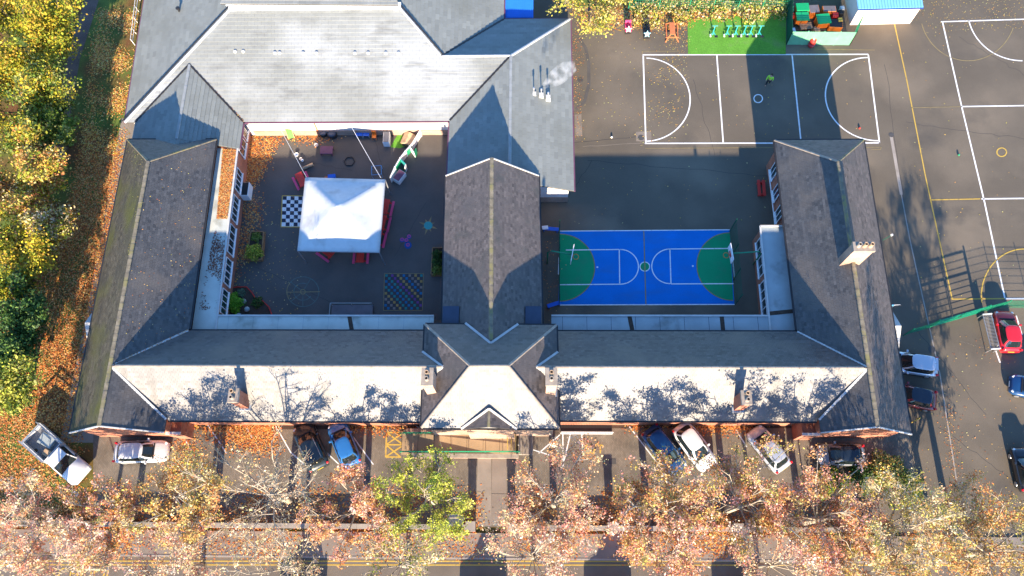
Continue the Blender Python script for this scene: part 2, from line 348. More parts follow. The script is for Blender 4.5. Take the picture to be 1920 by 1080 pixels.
# blue court
bc = sheet('sports_court', pxs((1050, 433), (1368, 431), (1377, 572), (1047, 572)), 0.012, m_court_blue)
def fan(cx, cy, rx, ry, a0, a1, mat, parent, z, name='painted_zone', n=30, skew=0.0):
    q = [(cx + rx * math.cos(math.radians(a0 + (a1 - a0) * i / n)) + skew * ry * math.sin(math.radians(a0 + (a1 - a0) * i / n)), cy + ry * math.sin(math.radians(a0 + (a1 - a0) * i / n))) for i in range(n + 1)]
    return sheet(name, pxs(*q), z, mat, parent)
fan(1049, 502, 66, 63, -90, 90, m_court_green, bc, 0.018, skew=-0.01)
fan(1371.5, 500, 65, 63.5, 90, 270, m_court_green, bc, 0.018, skew=0.05)
fan(1209, 500, 9, 8.5, 0, 360, m_court_green, bc, 0.018)
arc(bc, 1049, 502, 66, 63, -90, 90, 0.09, m_fyellow, 0.022, skew=-0.01)
arc(bc, 1371.5, 500, 65, 63.5, 90, 270, 0.09, m_fyellow, 0.022, skew=0.05)
arc(bc, 1209, 500, 9, 8.5, 0, 360, 0.08, m_white, 0.022)
line(bc, ((1207, 432), (1211, 571)), 0.09, m_fyellow, 0.0225)
for q in (((1048, 433.5), (1368, 431)), ((1047, 572), (1378, 571)), ((1061, 469), (1161, 468)), ((1050, 534), (1163, 533)), ((1161, 468), (1162, 533)), ((1256, 467), (1367, 466)), ((1258, 532.5), (1376, 532)), ((1256, 467), (1258, 532)),
          ((1048, 482), (1047, 515)), ((1373, 479), (1377, 522))): line(bc, q, 0.09, m_white, 0.024)
arc(bc, 1163, 500.5, 34, 32.5, -90, 90, 0.09, m_white, 0.024)
arc(bc, 1257, 499.5, 35, 32.5, 90, 270, 0.09, m_white, 0.024)
for q in ((1120, 501), (1299, 499)): fan(q[0], q[1], 1.8, 1.7, 0, 360, m_white, bc, 0.024, 'penalty_spot', 10)
# courtyard paint
cb = sheet('painted_chessboard', pxs((530, 367), (590, 368), (589, 426), (527, 425)), 0.014, m_white)
cb['kind'] = 'structure'
A, B, C_, D = at(530.5, 368), at(589, 369), at(588, 425), at(528, 424)
bm = MB()
for i in range(8):
    for j in range(8):
        if (i + j) % 2: continue
        def pt(u, v): 
            p = (A * (1 - u) + B * u) * (1 - v) + (D * (1 - u) + C_ * u) * v; return (p.x, p.y, 0.018)
        bm.poly([pt(i / 8, j / 8), pt(i / 8, (j + 1) / 8), pt((i + 1) / 8, (j + 1) / 8), pt((i + 1) / 8, j / 8)])
bm.build('dark_square', M('navy paint', (0.02, 0.025, 0.05), 0.8), cb)
line(cb, ((529.5, 367), (590, 368)), 0.09, m_yellow, 0.02); line(cb, ((529.5, 367), (527, 425.5)), 0.09, m_yellow, 0.02); line(cb, ((527, 425.5), (590, 426)), 0.09, m_yellow, 0.02)
arc(courty, 568, 547, 30, 28, 0, 360, 0.06, m_fgreen); arc(courty, 568, 547, 17, 16, 30, 300, 0.06, m_fgreen); arc(courty, 568, 547, 4.5, 4.5, 0, 360, 0.07, m_fyellow)
line(courty, ((537, 548), (600, 547)), 0.07, m_fyellow, 0.018)
for a in (40, 90, 140, 220, 300):
    line(courty, ((568 + 6 * math.cos(math.radians(a)), 547 + 6 * math.sin(math.radians(a))), (568 + 29 * math.cos(math.radians(a)), 547 + 28 * math.sin(math.radians(a)))), 0.05, m_fgreen, 0.018)
arc(courty, 568, 547, 30, 28, 150, 215, 0.07, m_fyellow, 0.02)
pg = sheet('painted_number_grid', pxs((721, 513), (794, 513), (792, 582), (719, 582)), 0.012, M('grid base paint', (0.05, 0.045, 0.05), 0.85)); pg['kind'] = 'structure'
GA, GB, GC, GD = at(722, 514), at(793, 514), at(791, 581), at(720, 581)
gm = [MB() for _ in range(5)]
gmats = [M('grid teal', (0.02, 0.19, 0.18)), M('grid ochre', (0.33, 0.21, 0.06)), M('grid blue', (0.01, 0.13, 0.26)), M('grid plum', (0.15, 0.05, 0.2)), M('grid sand', (0.22, 0.17, 0.14))]
for i in range(13):
    for j in range(12):
        if (i + j) % 2: continue
        def pt(u, v):
            p = (GA * (1 - u) + GB * u) * (1 - v) + (GD * (1 - u) + GC * u) * v; return (p.x, p.y, 0.018)
        a, b = 0.08, 0.92
        gm[[0, 3, 1, 2, 4, 1, 0, 2][((i - j) // 2) % 8]].poly([pt((i + a) / 13, (j + a) / 12), pt((i + a) / 13, (j + b) / 12), pt((i + b) / 13, (j + b) / 12), pt((i + b) / 13, (j + a) / 12)])
for g, mm in zip(gm, gmats): g.build('painted_square', mm, pg)
for q in (((721, 513), (794, 513)), ((794, 513), (792, 582)), ((792, 582), (719, 582)), ((719, 582), (721, 513))): line(pg, q, 0.05, m_fyellow, 0.018)
cs = fan(803, 423, 8, 7.5, 0, 360, m_teal, courty, 0.018, 'painted_compass')
for k in range(8):
    a = math.radians(k * 45 + 20); L = 19 if k % 2 == 0 else 13
    MB().poly([(p.x, p.y, 0.0165) for p in pxs((803 + 7 * math.cos(a - .35), 423 + 7 * math.sin(a - .35)), (803 + L * math.cos(a), 423 + L * math.sin(a)), (803 + 7 * math.cos(a + .35), 423 + 7 * math.sin(a + .35)))]).build('compass_ray', m_fyellow, courty)
m_bpaint = M('blue floor paint', (0.01, 0.06, 0.24), 0.8)
for (x, y, r) in ((754, 450, 4.5), (762, 451, 4.5), (767, 444, 4.5), (765, 460, 7)):
    fan(x, y, r, r, 0, 360, m_bpaint, courty, 0.0165, 'painted_paw_pad', 14); arc(courty, x, y - 1, 2.6, 2.6, 0, 360, 0.06, m_pink, 0.019, 14)
# car park lines and lettering
for q in (((512, 790), (545, 848), (570, 870)), ((640, 787), (672, 833), (700, 871)), ((588, 826), (635, 870)), ((770, 787), (790, 808)), ((1180, 800), (1240, 878)), ((1075, 790), (1055, 875)), ((970, 834), (1045, 858)), ((1010, 850), (1050, 815)), ((1370, 790), (1400, 838)), ((1300, 800), (1330, 838)), ((340, 815), (360, 845)), ((385, 790), (425, 850)), ((455, 790), (490, 850)), ((1055, 800), (1056, 870)), ((575, 805), (615, 860)), ((1090, 795), (1093, 860))):
    line(carp, q, 0.09, m_white, 0.014)
hb = [((725, 811), (757, 811)), ((725, 811), (723, 857)), ((723, 857), (752, 857)), ((724, 834), (756, 834)), ((726, 812), (755, 833)), ((756, 812), (725, 833)), ((725, 835), (750, 856)), ((756, 835), (724, 856))]
for k, q in enumerate(hb): line(carp, q, 0.12, m_yellow, 0.014 + 0.0006 * k)
for q in (((1099, 834), (1099, 850)), ((1107, 834), (1107, 850)), ((1099, 842), (1107, 842)), ((1119, 832), (1111, 852)), ((1121, 835), (1130, 835)), ((1125.5, 835), (1125.5, 850))): line(carp, q, 0.11, m_yellow, 0.016, 'painted_letter')
line(road, ((-60, 1052), (1980, 1053)), 0.09, m_yellow, 0.01); line(road, ((-60, 1059), (1980, 1060)), 0.09, m_yellow, 0.01)
def lettering(txt, p, size, mat, parent, z, rz=0.0, name='painted_lettering', rx=0.0):
    cu = bpy.data.curves.new(name, 'FONT'); cu.body = txt; cu.size = size; cu.extrude = 0.001
    o = bpy.data.objects.new(name, cu); col.objects.link(o); me = bpy.data.meshes.new_from_object(o)
    bpy.data.objects.remove(o); me.materials.clear(); me.materials.append(mat)
    o = bpy.data.objects.new(name, me); col.objects.link(o); o.parent = parent; o.location = (p.x, p.y, z); o.rotation_euler = (rx, 0, rz); return o
lettering('SCHOOL', at(92, 1086), 1.25, m_yellow, road, 0.012)

# wear: trench patches, cracks, manholes, stains
m_patch = M('tarmac patch', (0.085, 0.076, 0.068), 0.9, 0.15, 0.8, fine=0.15); m_crack = M('crack filler', (0.045, 0.042, 0.04), 0.9); m_palepatch = M('worn tarmac', (0.2, 0.165, 0.13), 0.9, 0.15, 0.8, fine=0.15); m_iron = M('cast iron cover', (0.07, 0.065, 0.06), 0.6, 0.15)
def wob(a, b, n, amp):
    return [(a[0] + (b[0] - a[0]) * k / n + random.uniform(-amp, amp), a[1] + (b[1] - a[1]) * k / n + random.uniform(-amp, amp)) for k in range(n + 1)]
line(yard, wob((1074, 268), (1200, 256), 10, .7), .05, m_crack, .006, 'tarmac_crack'); line(yard, wob((1092, 275), (1210, 268), 8, .7), .04, m_palepatch, .006, 'tarmac_crack')
line(yard, [(1085, 70), (1098, 90), (1104, 120), (1104, 160), (1096, 190), (1080, 205)], .32, m_patch, .0075, 'trench_patch')
for q in (((1300, 150), (1340, 290)), ((1660, 120), (1700, 420)), ((1720, 620), (1850, 780)), ((1800, 70), (1920, 140)), ((1100, 300), (1440, 330)), ((1700, 230), (1920, 260)), ((1760, 800), (1900, 900)), ((1060, 380), (1110, 300))): line(yard, wob(*q, 14, 2.2), .035, m_crack, .006, 'tarmac_crack')
for (x, y, w_, h_, mm) in ((1192, 247, 28, 18, m_palepatch), (1078, 215, 12, 40, m_palepatch)):
    sheet('tarmac_patch', pxs((x, y), (x + w_, y - 1), (x + w_ + 2, y + h_), (x + 1, y + h_)), .0065 + random.uniform(0, .0008), mm, yard)
for (x, y, r) in ((1202, 258, .3), (1671, 253, .25), (1755, 690, .3), (1747, 655, .3), (1088, 150, .28)):
    p = at(x, y); MB().lathe([(r, 0), (r, .012), (r * .88, .014), (r * .88, .01)], (p.x, p.y, .004), 16).build('manhole_cover', m_iron, yard)
for (x, y) in ((690, 898), (1148, 865), (1420, 870)):
    p = at(x, y); MB().box(p.x - .3, p.x + .3, p.y - .22, p.y + .22, .008, .02).build('drain_cover', m_iron, carp)
for q in (((480, 500), (640, 575)), ((700, 250), (720, 330)), ((560, 300), (660, 320)), ((740, 480), (800, 380))): line(courty, wob(*q, 10, 1.5), .03, m_crack, .0105, 'tarmac_crack')
# ------------------------------------------------------------------ roofs
def clip(poly, a, b):
    """the part of a 2-D polygon on the left of a->b"""
    out = []; n = len(poly); ex, ey = b[0] - a[0], b[1] - a[1]
    sd = [ex * (p[1] - a[1]) - ey * (p[0] - a[0]) for p in poly]
    for i in range(n):
        p, q, s, t = poly[i], poly[(i + 1) % n], sd[i], sd[(i + 1) % n]
        if s >= 0: out.append(p)
        if (s > 0 and t < 0) or (s < 0 and t > 0):
            k = s / (s - t); out.append((p[0] + (q[0] - p[0]) * k, p[1] + (q[1] - p[1]) * k))
    return out
tile_budget = {}
def slope(parent, pts, mat, tw=0.3, th=0.21, thick=0.014, single=0, name='roof_slope', tile='slates'):
    """one roof plane: pts counter-clockwise seen from above, the first two are the eave; clad with its own courses of tiles"""
    pts = [Vector(p) for p in pts]
    n = len(pts); o = pts[0]; u = (pts[1] - pts[0]).normalized()
    nrm = Vector((0, 0, 0))
    for i in range(n): nrm += (pts[i] - o).cross(pts[(i + 1) % n] - o)
    nrm.normalize(); u = (u - nrm * u.dot(nrm)).normalized(); v = nrm.cross(u).normalized()
    o = sum(pts, Vector((0, 0, 0))) / n; o = pts[0] + nrm * (o - pts[0]).dot(nrm)
    base = MB(); bp_ = [p - nrm * ((p - o).dot(nrm) + .015) for p in pts]; base.poly(bp_); base.poly([p - Vector((0, 0, 0.12)) for p in reversed(bp_)])
    for i in range(n): base.poly([bp_[i], bp_[i] - Vector((0, 0, .12)), bp_[(i + 1) % n] - Vector((0, 0, .12)), bp_[(i + 1) % n]])
    ro = base.build(name, m_under, parent)
    P2 = [((p - o).dot(u), (p - o).dot(v)) for p in pts]; off = [(p - o).dot(nrm) for p in pts]
    us = [p[0] for p in P2]; vs = [p[1] for p in P2]
    V = []; Fc = []; tone = []; ind = 0
    r = random.Random(int(abs(o.x * 71 + o.y * 13)) + 5)
    j = 0; vv = min(vs) - 0.02; g = 0.004
    shift = r.uniform(-.1, .1)
    while vv < max(vs):
        uu = min(us) - (tw / 2 if j % 2 else 0) - tw * 0.3
        ct = r.uniform(-0.12, 0.12)
        while uu < max(us):
            q = [(uu + g, vv), (uu + tw - g, vv), (uu + tw - g, vv + th), (uu + g, vv + th)]
            uu += tw
            inside = all(all((P2[(k + 1) % n][0] - P2[k][0]) * (p[1] - P2[k][1]) - (P2[(k + 1) % n][1] - P2[k][1]) * (p[0] - P2[k][0]) >= -0.01 for k in range(n)) for p in q)
            if not inside:
                for k in range(n):
                    q = clip(q, P2[k], P2[(k + 1) % n])
                    if len(q) < 3: break
                if len(q) < 3: continue
                ar = 0.5 * abs(sum(q[i][0] * q[(i + 1) % len(q)][1] - q[(i + 1) % len(q)][0] * q[i][1] for i in range(len(q))))
                if ar < 0.0015: continue
            lift = r.uniform(0, 0.006); tn = min(1, max(0, r.gauss(0.5, 0.2) + ct)); x_ = r.random(); tn = 1.25 if x_ < .012 else -.2 if x_ < .03 else tn
            top = []; bot = []
            for (a, b) in q:
                h = 0.006 + lift + thick * (1 - (b - vv) / th); p = o + u * a + v * b
                top.append(p + nrm * h); bot.append(p - nrm * 0.005)
            k = len(q)
            if single and ind < single:
                ind += 1; mb = MB(); mb._add(top + bot, [tuple(range(k))] + [(i, k + i, k + (i + 1) % k, (i + 1) % k) for i in range(k)])
                to = mb.build('roof_tile', mat, ro)
                at_ = to.data.attributes.new('tone', 'FLOAT', 'FACE'); at_.data.foreach_set('value', [tn] * len(to.data.polygons))
                continue
            s0 = len(V); V += top + bot
            Fc.append(tuple(s0 + i for i in range(k))); tone.append(tn)
            for i in range(k): Fc.append((s0 + i, s0 + k + i, s0 + k + (i + 1) % k, s0 + (i + 1) % k)); tone.append(tn)
        vv += th; j += 1
    if V:
        me = bpy.data.meshes.new(tile); me.from_pydata([tuple(p) for p in V], [], Fc); me.materials.append(mat)
        a = me.attributes.new('tone', 'FLOAT', 'FACE'); a.data.foreach_set('value', tone)
        so_ = bpy.data.objects.new(tile, me); col.objects.link(so_); so_.parent = ro; so_['kind'] = 'stuff'
    return ro
ridge_mesh = {}
def ridge(parent, a, b, mat, size=0.28, step=0.5, name='ridge_tile'):
    """a row of half-round ridge tiles, each its own piece"""
    a, b = Vector(a), Vector(b); L = (b - a).length; n = max(1, round(L / step)); d = (b - a) / n; key = (mat.name, round(d.length, 3), size)
    if key not in ridge_mesh:
        mb = MB(); l = d.length * 0.985; vs = []; k = 6
        for x, sc_ in ((0, 1.0), (l, 0.93)):
            for i in range(k): 
                t = math.pi * i / (k - 1); vs.append((x, size / 2 * sc_ * math.cos(t), 0.03 + size * 0.32 * sc_ * math.sin(t) - 0.05))
        mb._add(vs, [(i, i + 1, k + i + 1, k + i) for i in range(k - 1)] + [tuple(range(k)), tuple(range(2 * k - 1, k - 1, -1)), (0, k, 2 * k - 1, k - 1)])
        me = bpy.data.meshes.new(name); me.from_pydata(mb.v, [], mb.f); me.materials.append(mat); ridge_mesh[key] = me
    q = d.to_track_quat('X', 'Z')
    for i in range(n):
        o = bpy.data.objects.new(name, ridge_mesh[key]); col.objects.link(o); o.parent = parent
        o.location = a + d * i + Vector((0, 0, 0.03 + random.uniform(-.006, .006))); o.rotation_mode = 'QUATERNION'; o.rotation_quaternion = q
def beamo(parent, a, b, w_, h_, mat, name): return MB().beam(a, b, w_, h_).build(name, mat, parent)
def wall(parent, poly, z0, z1, mat, name='wall'): return MB().prism(poly, z0, z1).build(name, mat, parent)
def window(parent, p0, p1, z0, z1, n, rows=2, out=None, name='window'):
    """a framed window on a wall from p0 to p1 (out = outward direction), each pane its own piece"""
    p0, p1 = Vector((*p0[:2], 0)), Vector((*p1[:2], 0)); d = (p1 - p0); L = d.length; d.normalize(); o = Vector((*out, 0))
    fr = MB(); f = 0.07
    def bar(a0, a1, zz0, zz1): 
        q = [p0 + d * a0 - o * 0.04, p0 + d * a1 - o * 0.04, p0 + d * a1 + o * 0.05, p0 + d * a0 + o * 0.05]; fr.prism([(t.x, t.y) for t in q], zz0, zz1)
    bar(0, L, z0, z0 + f); bar(0, L, z1 - f, z1)
    for i in range(n + 1): bar((L - f) * i / n, (L - f) * i / n + f, z0 + f + 0.001, z1 - f - 0.001)
    W_ = fr.build(name, m_upvc, parent)
    sill = MB(); q = [p0 - d * 0.06 - o * 0.02, p1 + d * 0.06 - o * 0.02, p1 + d * 0.06 + o * 0.13, p0 - d * 0.06 + o * 0.13]; sill.prism([(t.x, t.y) for t in q], z0 - 0.07, z0 - 0.004); sill.build('sill', m_upvc, W_)
    for i in range(n):
        a0 = (L - f) * i / n + f; a1 = (L - f) * (i + 1) / n
        q = [p0 + d * a0 + o * 0.0, p0 + d * a1 + o * 0.0, p0 + d * a1 + o * 0.02, p0 + d * a0 + o * 0.02]
        MB().prism([(t.x, t.y) for t in q], z0 + f, z1 - f).build('pane', m_glass, W_)
    return W_
def v3(p, z): return Vector((p[0], p[1], z))

# ------------------------------------------------------------------ the old school: front range, two wings, central hall, entrance pavilion
ZE, ZR = 4.0, 7.2
S = empty('school_building', (0, 0, 0), 0, 'long slate-roofed brick school with two wings, a central hall and a hipped entrance pavilion', 'building')
# left wing
lNW, lNE = at(238, 262, ZE), at(401, 265, ZE); lRN = at(269, 303, ZR); lJ = at(214, 686, ZR); lRS = at(181, 809, ZR)
lSW, lSE = at(138, 812, ZE), at(309, 812, ZE); lv = at(363, 620, ZE); lvs = at(309, 788, ZE)
yS = lvs.y
# keep the eaves parallel to the ridge
def onl(a, b, y, z): t = (y - a.y) / (b.y - a.y); return Vector((a.x + (b.x - a.x) * t, y, z))
def setx(x, *pts):
    for p in pts: p.x = x
setx(-30.5, lRN, lJ); setx(-34.5, lNW, lSW); setx(-26.4, lNE, lv); setx(-26.85, lvs, lSE); lNE.y = lNW.y; lSE.y = lSW.y
lvs.z = lSE.z = ZE + .45 / 4.1 * (ZR - ZE); lv.x = -26.3; lNE.x = -26.5
# right wing
rNW, rNE = at(1453, 263, ZE), at(1620, 262, ZE); rRN = at(1578, 303, ZR); rJ = at(1621, 690, ZR); rRS = at(1654, 811, ZR)
rSW, rSE = at(1537, 814, ZE), at(1704, 816, ZE); rv = at(1493, 622, ZE); rvs = at(1537, 790, ZE)
setx(26.9, rRN, rJ); setx(23.03, rNW, rv); setx(23.7, rvs, rSW); setx(30.75, rNE, rSE); rNE.y = rNW.y; rSE.y = rSW.y; rvs.z = rSW.z = ZE + .67 / 3.87 * (ZR - ZE)
# pavilion
PE, PR = 5.9, 8.95
pNW, pNE, pSW, pSE = at(797, 608, PE), at(1043, 610, PE), at(790, 802, PE), at(1048, 803, PE); pRW, pRE = at(882, 686, PR), at(953, 686, PR)
# central hall
CR, CE = 7.3, 4.2
cNW, cNE = at(836, 330, CE), at(1010, 330, CE); cA = at(922, 300, CR); cSW, cSE = at(830, 600, CE), at(1017, 600, CE); cS = at(920, 655, CR)
# walls
def inset(poly, d):
    c = Vector((sum(p[0] for p in poly) / len(poly), sum(p[1] for p in poly) / len(poly))); out = []
    for p in poly: out.append((p[0] + math.copysign(d, c.x - p[0]), p[1] + math.copysign(d, c.y - p[1])))
    return out
wall(S, inset([lSW, lSE, lNE, lNW], 0.35), 0, ZE, m_brick); wall(S, inset([rSW, rSE, rNE, rNW], 0.35), 0, ZE, m_brick)
wall(S, [(lvs.x - 1, lvs.y + .35), (pSW.x + .6, lvs.y + .35), (pSW.x + .6, lv.y - .35), (lvs.x - 1, lv.y - .35)], 0, ZE, m_brick)
wall(S, [(pSE.x - .6, rvs.y + .35), (rvs.x + 1, rvs.y + .35), (rvs.x + 1, rv.y - .35), (pSE.x - .6, rv.y - .35)], 0, ZE, m_brick)
wall(S, inset([pSW, pSE, pNE, pNW], 0.35), 0, PE, m_brick2); wall(S, [(cNW.x + .3, cNW.y - .25), (cNE.x - .3, cNE.y - .25), (cSE.x - .3, pNE.y), (cSW.x + .3, pNE.y)], 0, CE, m_brick)
# gables under the verges
def gable(a, b, c, t, mat=m_brick):
    d = Vector((0, t, 0)); mb = MB(); mb._add([a, b, c, a + d, b + d, c + d], [(0, 1, 2), (5, 4, 3), (0, 3, 4, 1), (1, 4, 5, 2), (2, 5, 3, 0)]); mb.build('gable_wall', mat, S)
gable(lSW + Vector((.35, .3, 0)), lSE + Vector((-.35, .3, 0)), lRS + Vector((0, .3 + (lSW.y - lRS.y), -.3)), .25)
gable(rSW + Vector((.35, .3, 0)), rSE + Vector((-.35, .3, 0)), rRS + Vector((0, .3 + (rSW.y - rRS.y), -.3)), .25)
gable(cNW + Vector((.3, -.3, 0)), cNE + Vector((-.3, -.3, 0)), Vector((cA.x, cNW.y - .3, CR - .3)), -.25)
lRS = onl(lRN, lJ, lSW.y, ZR); rRS = onl(rRN, rJ, rSW.y, ZR); cA = Vector((cA.x, cNW.y, CR))
# left wing roof
slope(S, [lNW, lSW, lRS, lRN], m_slate_moss)
slope(S, [lNE, lNW, lRN], m_slate)
slope(S, [lv, lNE, lRN, lJ], m_slate)
slope(S, [lSE, lvs, lJ, lRS], m_slate)
# right wing roof
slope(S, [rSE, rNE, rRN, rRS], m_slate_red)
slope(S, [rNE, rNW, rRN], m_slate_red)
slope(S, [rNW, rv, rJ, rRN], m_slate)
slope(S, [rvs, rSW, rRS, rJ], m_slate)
# front range: each half runs under the pavilion
yM = (pRW.y + pRE.y) / 2
pl = pSW.x + 0.05; 
xw = lambda z: pNW.x + (z - PE) / (PR - PE) * (pRW.x - pNW.x)
xe = lambda z: pNE.x - (z - PE) / (PR - PE) * (pNE.x - pRE.x)
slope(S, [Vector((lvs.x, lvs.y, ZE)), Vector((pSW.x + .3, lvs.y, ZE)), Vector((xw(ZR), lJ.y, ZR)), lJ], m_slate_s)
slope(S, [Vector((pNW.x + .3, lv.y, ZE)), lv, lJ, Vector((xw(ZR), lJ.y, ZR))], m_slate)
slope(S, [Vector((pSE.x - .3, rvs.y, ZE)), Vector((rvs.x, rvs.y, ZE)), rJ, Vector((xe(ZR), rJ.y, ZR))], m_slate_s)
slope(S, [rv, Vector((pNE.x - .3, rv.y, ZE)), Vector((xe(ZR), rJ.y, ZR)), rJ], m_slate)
# pavilion roof
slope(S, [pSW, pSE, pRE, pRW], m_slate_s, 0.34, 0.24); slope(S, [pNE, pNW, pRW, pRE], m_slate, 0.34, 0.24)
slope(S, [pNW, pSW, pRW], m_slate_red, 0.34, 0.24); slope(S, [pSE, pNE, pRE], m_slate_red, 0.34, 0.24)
# central hall roof (its south end runs into the pavilion's north slope)
def pav_n(z): return pNW.y - (z - PE) / (PR - PE) * (pNW.y - pRW.y)
yc = pNW.y - .3
slope(S, [cNW, Vector((cSW.x, yc, CE)), Vector((cS.x, yc, CR + 0.0)), cA], m_slate_red)
slope(S, [Vector((cSE.x, yc, CE)), cNE, cA, Vector((cS.x, yc, CR))], m_slate_red)
t0 = (PE - CE) / (CR - CE); yv = pav_n(CR)
slope(S, [Vector((cS.x + (cSW.x - cS.x) * (1 - t0), yc, PE)), Vector((cS.x, yv, CR)), Vector((cS.x, yc + .004, CR))], m_slate_red)
slope(S, [Vector((cS.x, yv, CR)), Vector((cS.x + (cSE.x - cS.x) * (1 - t0), yc, PE)), Vector((cS.x, yc + .004, CR))], m_slate_red)
# entrance gable on the pavilion's south slope
gA = at(917, 767, 7.1); gz = 7.1; gy = pSW.y - 0.12
gW, gE = at(865, 801, PE), at(969, 801, PE); gW.y = gE.y = gy; gF = Vector((gA.x, gy, gz))
slope(S, [gW, gF, gA], m_slate_red, 0.34, 0.24); slope(S, [gF, gE, gA], m_slate_red, 0.34, 0.24)
wall(S, [(gW.x + .3, gy + .15), (gE.x - .3, gy + .15), (gE.x - .3, gy + .5), (gW.x + .3, gy + .5)], 0, PE - .05, m_brick2, 'porch_wall')
for a in (gW, gE): beamo(S, a + Vector((0, .03, .08)), gA + Vector((0, 0, .1)), 0.16, 0.05, m_ridge_pale, 'valley_flashing')
# ridges, hips, valleys
for a, b, mm in ((lRN, lJ, m_ridge_moss), (lJ, lRS, m_ridge_moss), (rRN, rJ, m_ridge_moss), (rJ, rRS, m_ridge_moss), (cA, Vector((cS.x, yv + .2, CR)), m_ridge_moss)): ridge(S, a, b, mm, 0.34, 0.62)
for a, b, mm in ((lNW, lRN, m_ridge_moss), (lNE, lRN, m_ridge_moss), (rNW, rRN, m_ridge), (rNE, rRN, m_ridge_moss), (pRW, pRE, m_ridge), (pNW, pRW, m_ridge), (pNE, pRE, m_ridge), (pSW, pRW, m_ridge), (pSE, pRE, m_ridge), (gF, gA, m_ridge_moss)): ridge(S, a, b, mm, 0.22, 0.55)
ridge(S, lJ + Vector((.4, 0, 0)), Vector((xw(ZR), lJ.y, ZR)), m_ridge, 0.24, 0.6); ridge(S, Vector((xe(ZR), rJ.y, ZR)), rJ - Vector((.4, 0, 0)), m_ridge, 0.24, 0.6)
up = Vector((0, 0, .035))
for a, b in ((lv, lJ), (lvs, lJ), (rv, rJ), (rvs, rJ)): beamo(S, a + up, b + up, 0.2, 0.04, m_lead, 'valley_flashing')
xv = cS.x
beamo(S, Vector((xv + (cSW.x - xv) * (1 - t0) - .25, pNW.y + .1, PE + .03)), Vector((xv, yv - .05, CR + .06)), 0.18, 0.05, m_lead, 'valley_flashing')
beamo(S, Vector((xv + (cSE.x - xv) * (1 - t0) + .25, pNE.y + .1, PE + .03)), Vector((xv, yv - .05, CR + .06)), 0.18, 0.05, m_lead, 'valley_flashing')
for sgn, J, p, xx, e in ((1, lJ, pNW, xw, lv), (-1, rJ, pNE, xe, rv)):
    k = (PE - ZE) / (ZR - ZE); yy = e.y + (J.y - e.y) * k
    beamo(S, Vector((p.x - sgn * .1, yy, PE + .06)), Vector((xx(ZR), J.y, ZR + .08)), 0.17, 0.05, m_lead, 'valley_flashing')
    beamo(S, Vector((xx(ZR), J.y, ZR + .08)), Vector((xx(ZR) - sgn * .5, J.y - .6, ZR - .55)), 0.2, 0.05, m_lead, 'valley_flashing')
for a, b in ((lSW, lRS), (lRS, lSE), (rSW, rRS), (rRS, rSE), (cNW, cA), (cA, cNE)): beamo(S, a + Vector((0, 0, .03)), b + Vector((0, 0, .03)), 0.09, 0.12, m_ridge_pale, 'verge')
# gutters
def gutter(par, a, b, d=0.07, mat=m_gutter):
    a, b = Vector(a), Vector(b); dirv = (b - a).normalized(); n_ = Vector((dirv.y, -dirv.x, 0)) * d
    beamo(par, a + n_ - Vector((0, 0, .06)), b + n_ - Vector((0, 0, .06)), 0.13, 0.1, mat, 'gutter')
for a, b in ((lNW, lSW), (lv, lNE), (lNE, lNW), (rSE, rNE), (rNE, rNW), (rNW, rv), (Vector((lvs.x, lvs.y, ZE)), Vector((pSW.x, lvs.y, ZE))), (Vector((pSE.x, rvs.y, ZE)), Vector((rvs.x, rvs.y, ZE))), (Vector((pNW.x, lv.y, ZE)), lv), (rv, Vector((pNE.x, rv.y, ZE))), (pSW, pSE), (pNE, pNW), (pNW, pSW), (pSE, pNE), (cNW, Vector((cSW.x, yc, CE))), (Vector((cSE.x, yc, CE)), cNE)): gutter(S, a, b)
# flat-roofed corridors round the two courts
def flat(poly, z, mat, edge, nm='flat_roof', wm=m_brick, ins=.12):
    MB().prism(poly, z - .22, z).build(nm, mat, S)
    wall(S, inset(poly, ins), 0, z - .221, wm, 'corridor_wall')
    n = len(poly)
    for i in edge:
        a, b = Vector((*poly[i][:2], z + .03)), Vector((*poly[(i + 1) % n][:2], z + .03)); beamo(S, a, b, .14, .1, m_ridge_pale, 'roof_kerb')
FZ = 3.0
fA, fB = at(446, 278, FZ), at(409, 592, FZ)
yl = at(600, 592, FZ).y; yr = at(1250, 592, FZ).y
flat([(fB.x, yl), (pNW.x + .3, yl), (pNW.x + .3, lv.y - .3), (fB.x, lv.y - .3)], FZ, m_felt, (0,))
flat([(lv.x - .2, lv.y - .3), (fB.x - .002, lv.y - .3), (fA.x, fA.y), (lNE.x - .2, fA.y)], FZ + .004, m_felt, (1,))
gA_, gB_ = at(1425, 424, FZ), at(1441, 592, FZ)
flat([(pNE.x - .3, rv.y - .3), (pNE.x - .3, yr), (gB_.x, yr), (gB_.x, rv.y - .3)], FZ, m_felt2, (1,))
flat([(gB_.x + .002, rv.y - .3), (rv.x + .3, rv.y - .3), (rNW.x + .35, gA_.y), (gA_.x, gA_.y)], FZ + .004, m_felt2, (3, 2))
for q in (((655, 592), (660, 621)), ((1180, 592), (1186, 621)), ((1353, 592), (1356, 621)), ((1441, 588), (1491, 583))): MB().ribbon([at(*p, FZ) for p in q], .35, FZ + .012).build('felt_joint', m_soil, S)
for k in range(9): x = fB.x + .9 + k * 2.1; MB().box(x, x + .03, lv.y - .1, yl - .08, FZ + .001, FZ + .009).build('felt_lap', m_felt2, S)
for k in range(9): x = pNE.x + .6 + k * 2.0; MB().box(x, x + .03, rv.y - .1, yr - .08, FZ + .001, FZ + .009).build('felt_lap', m_felt_dk, S)
for (a, b, c, d) in ((829, 574, 861, 608), (985, 574, 1015, 608)):
    p, q = at(a, d, 5.4), at(c, b, 5.4); MB().box(p.x, q.x, p.y, q.y, 3.6, 5.4).build('stair_roof', m_felt_dk, S)
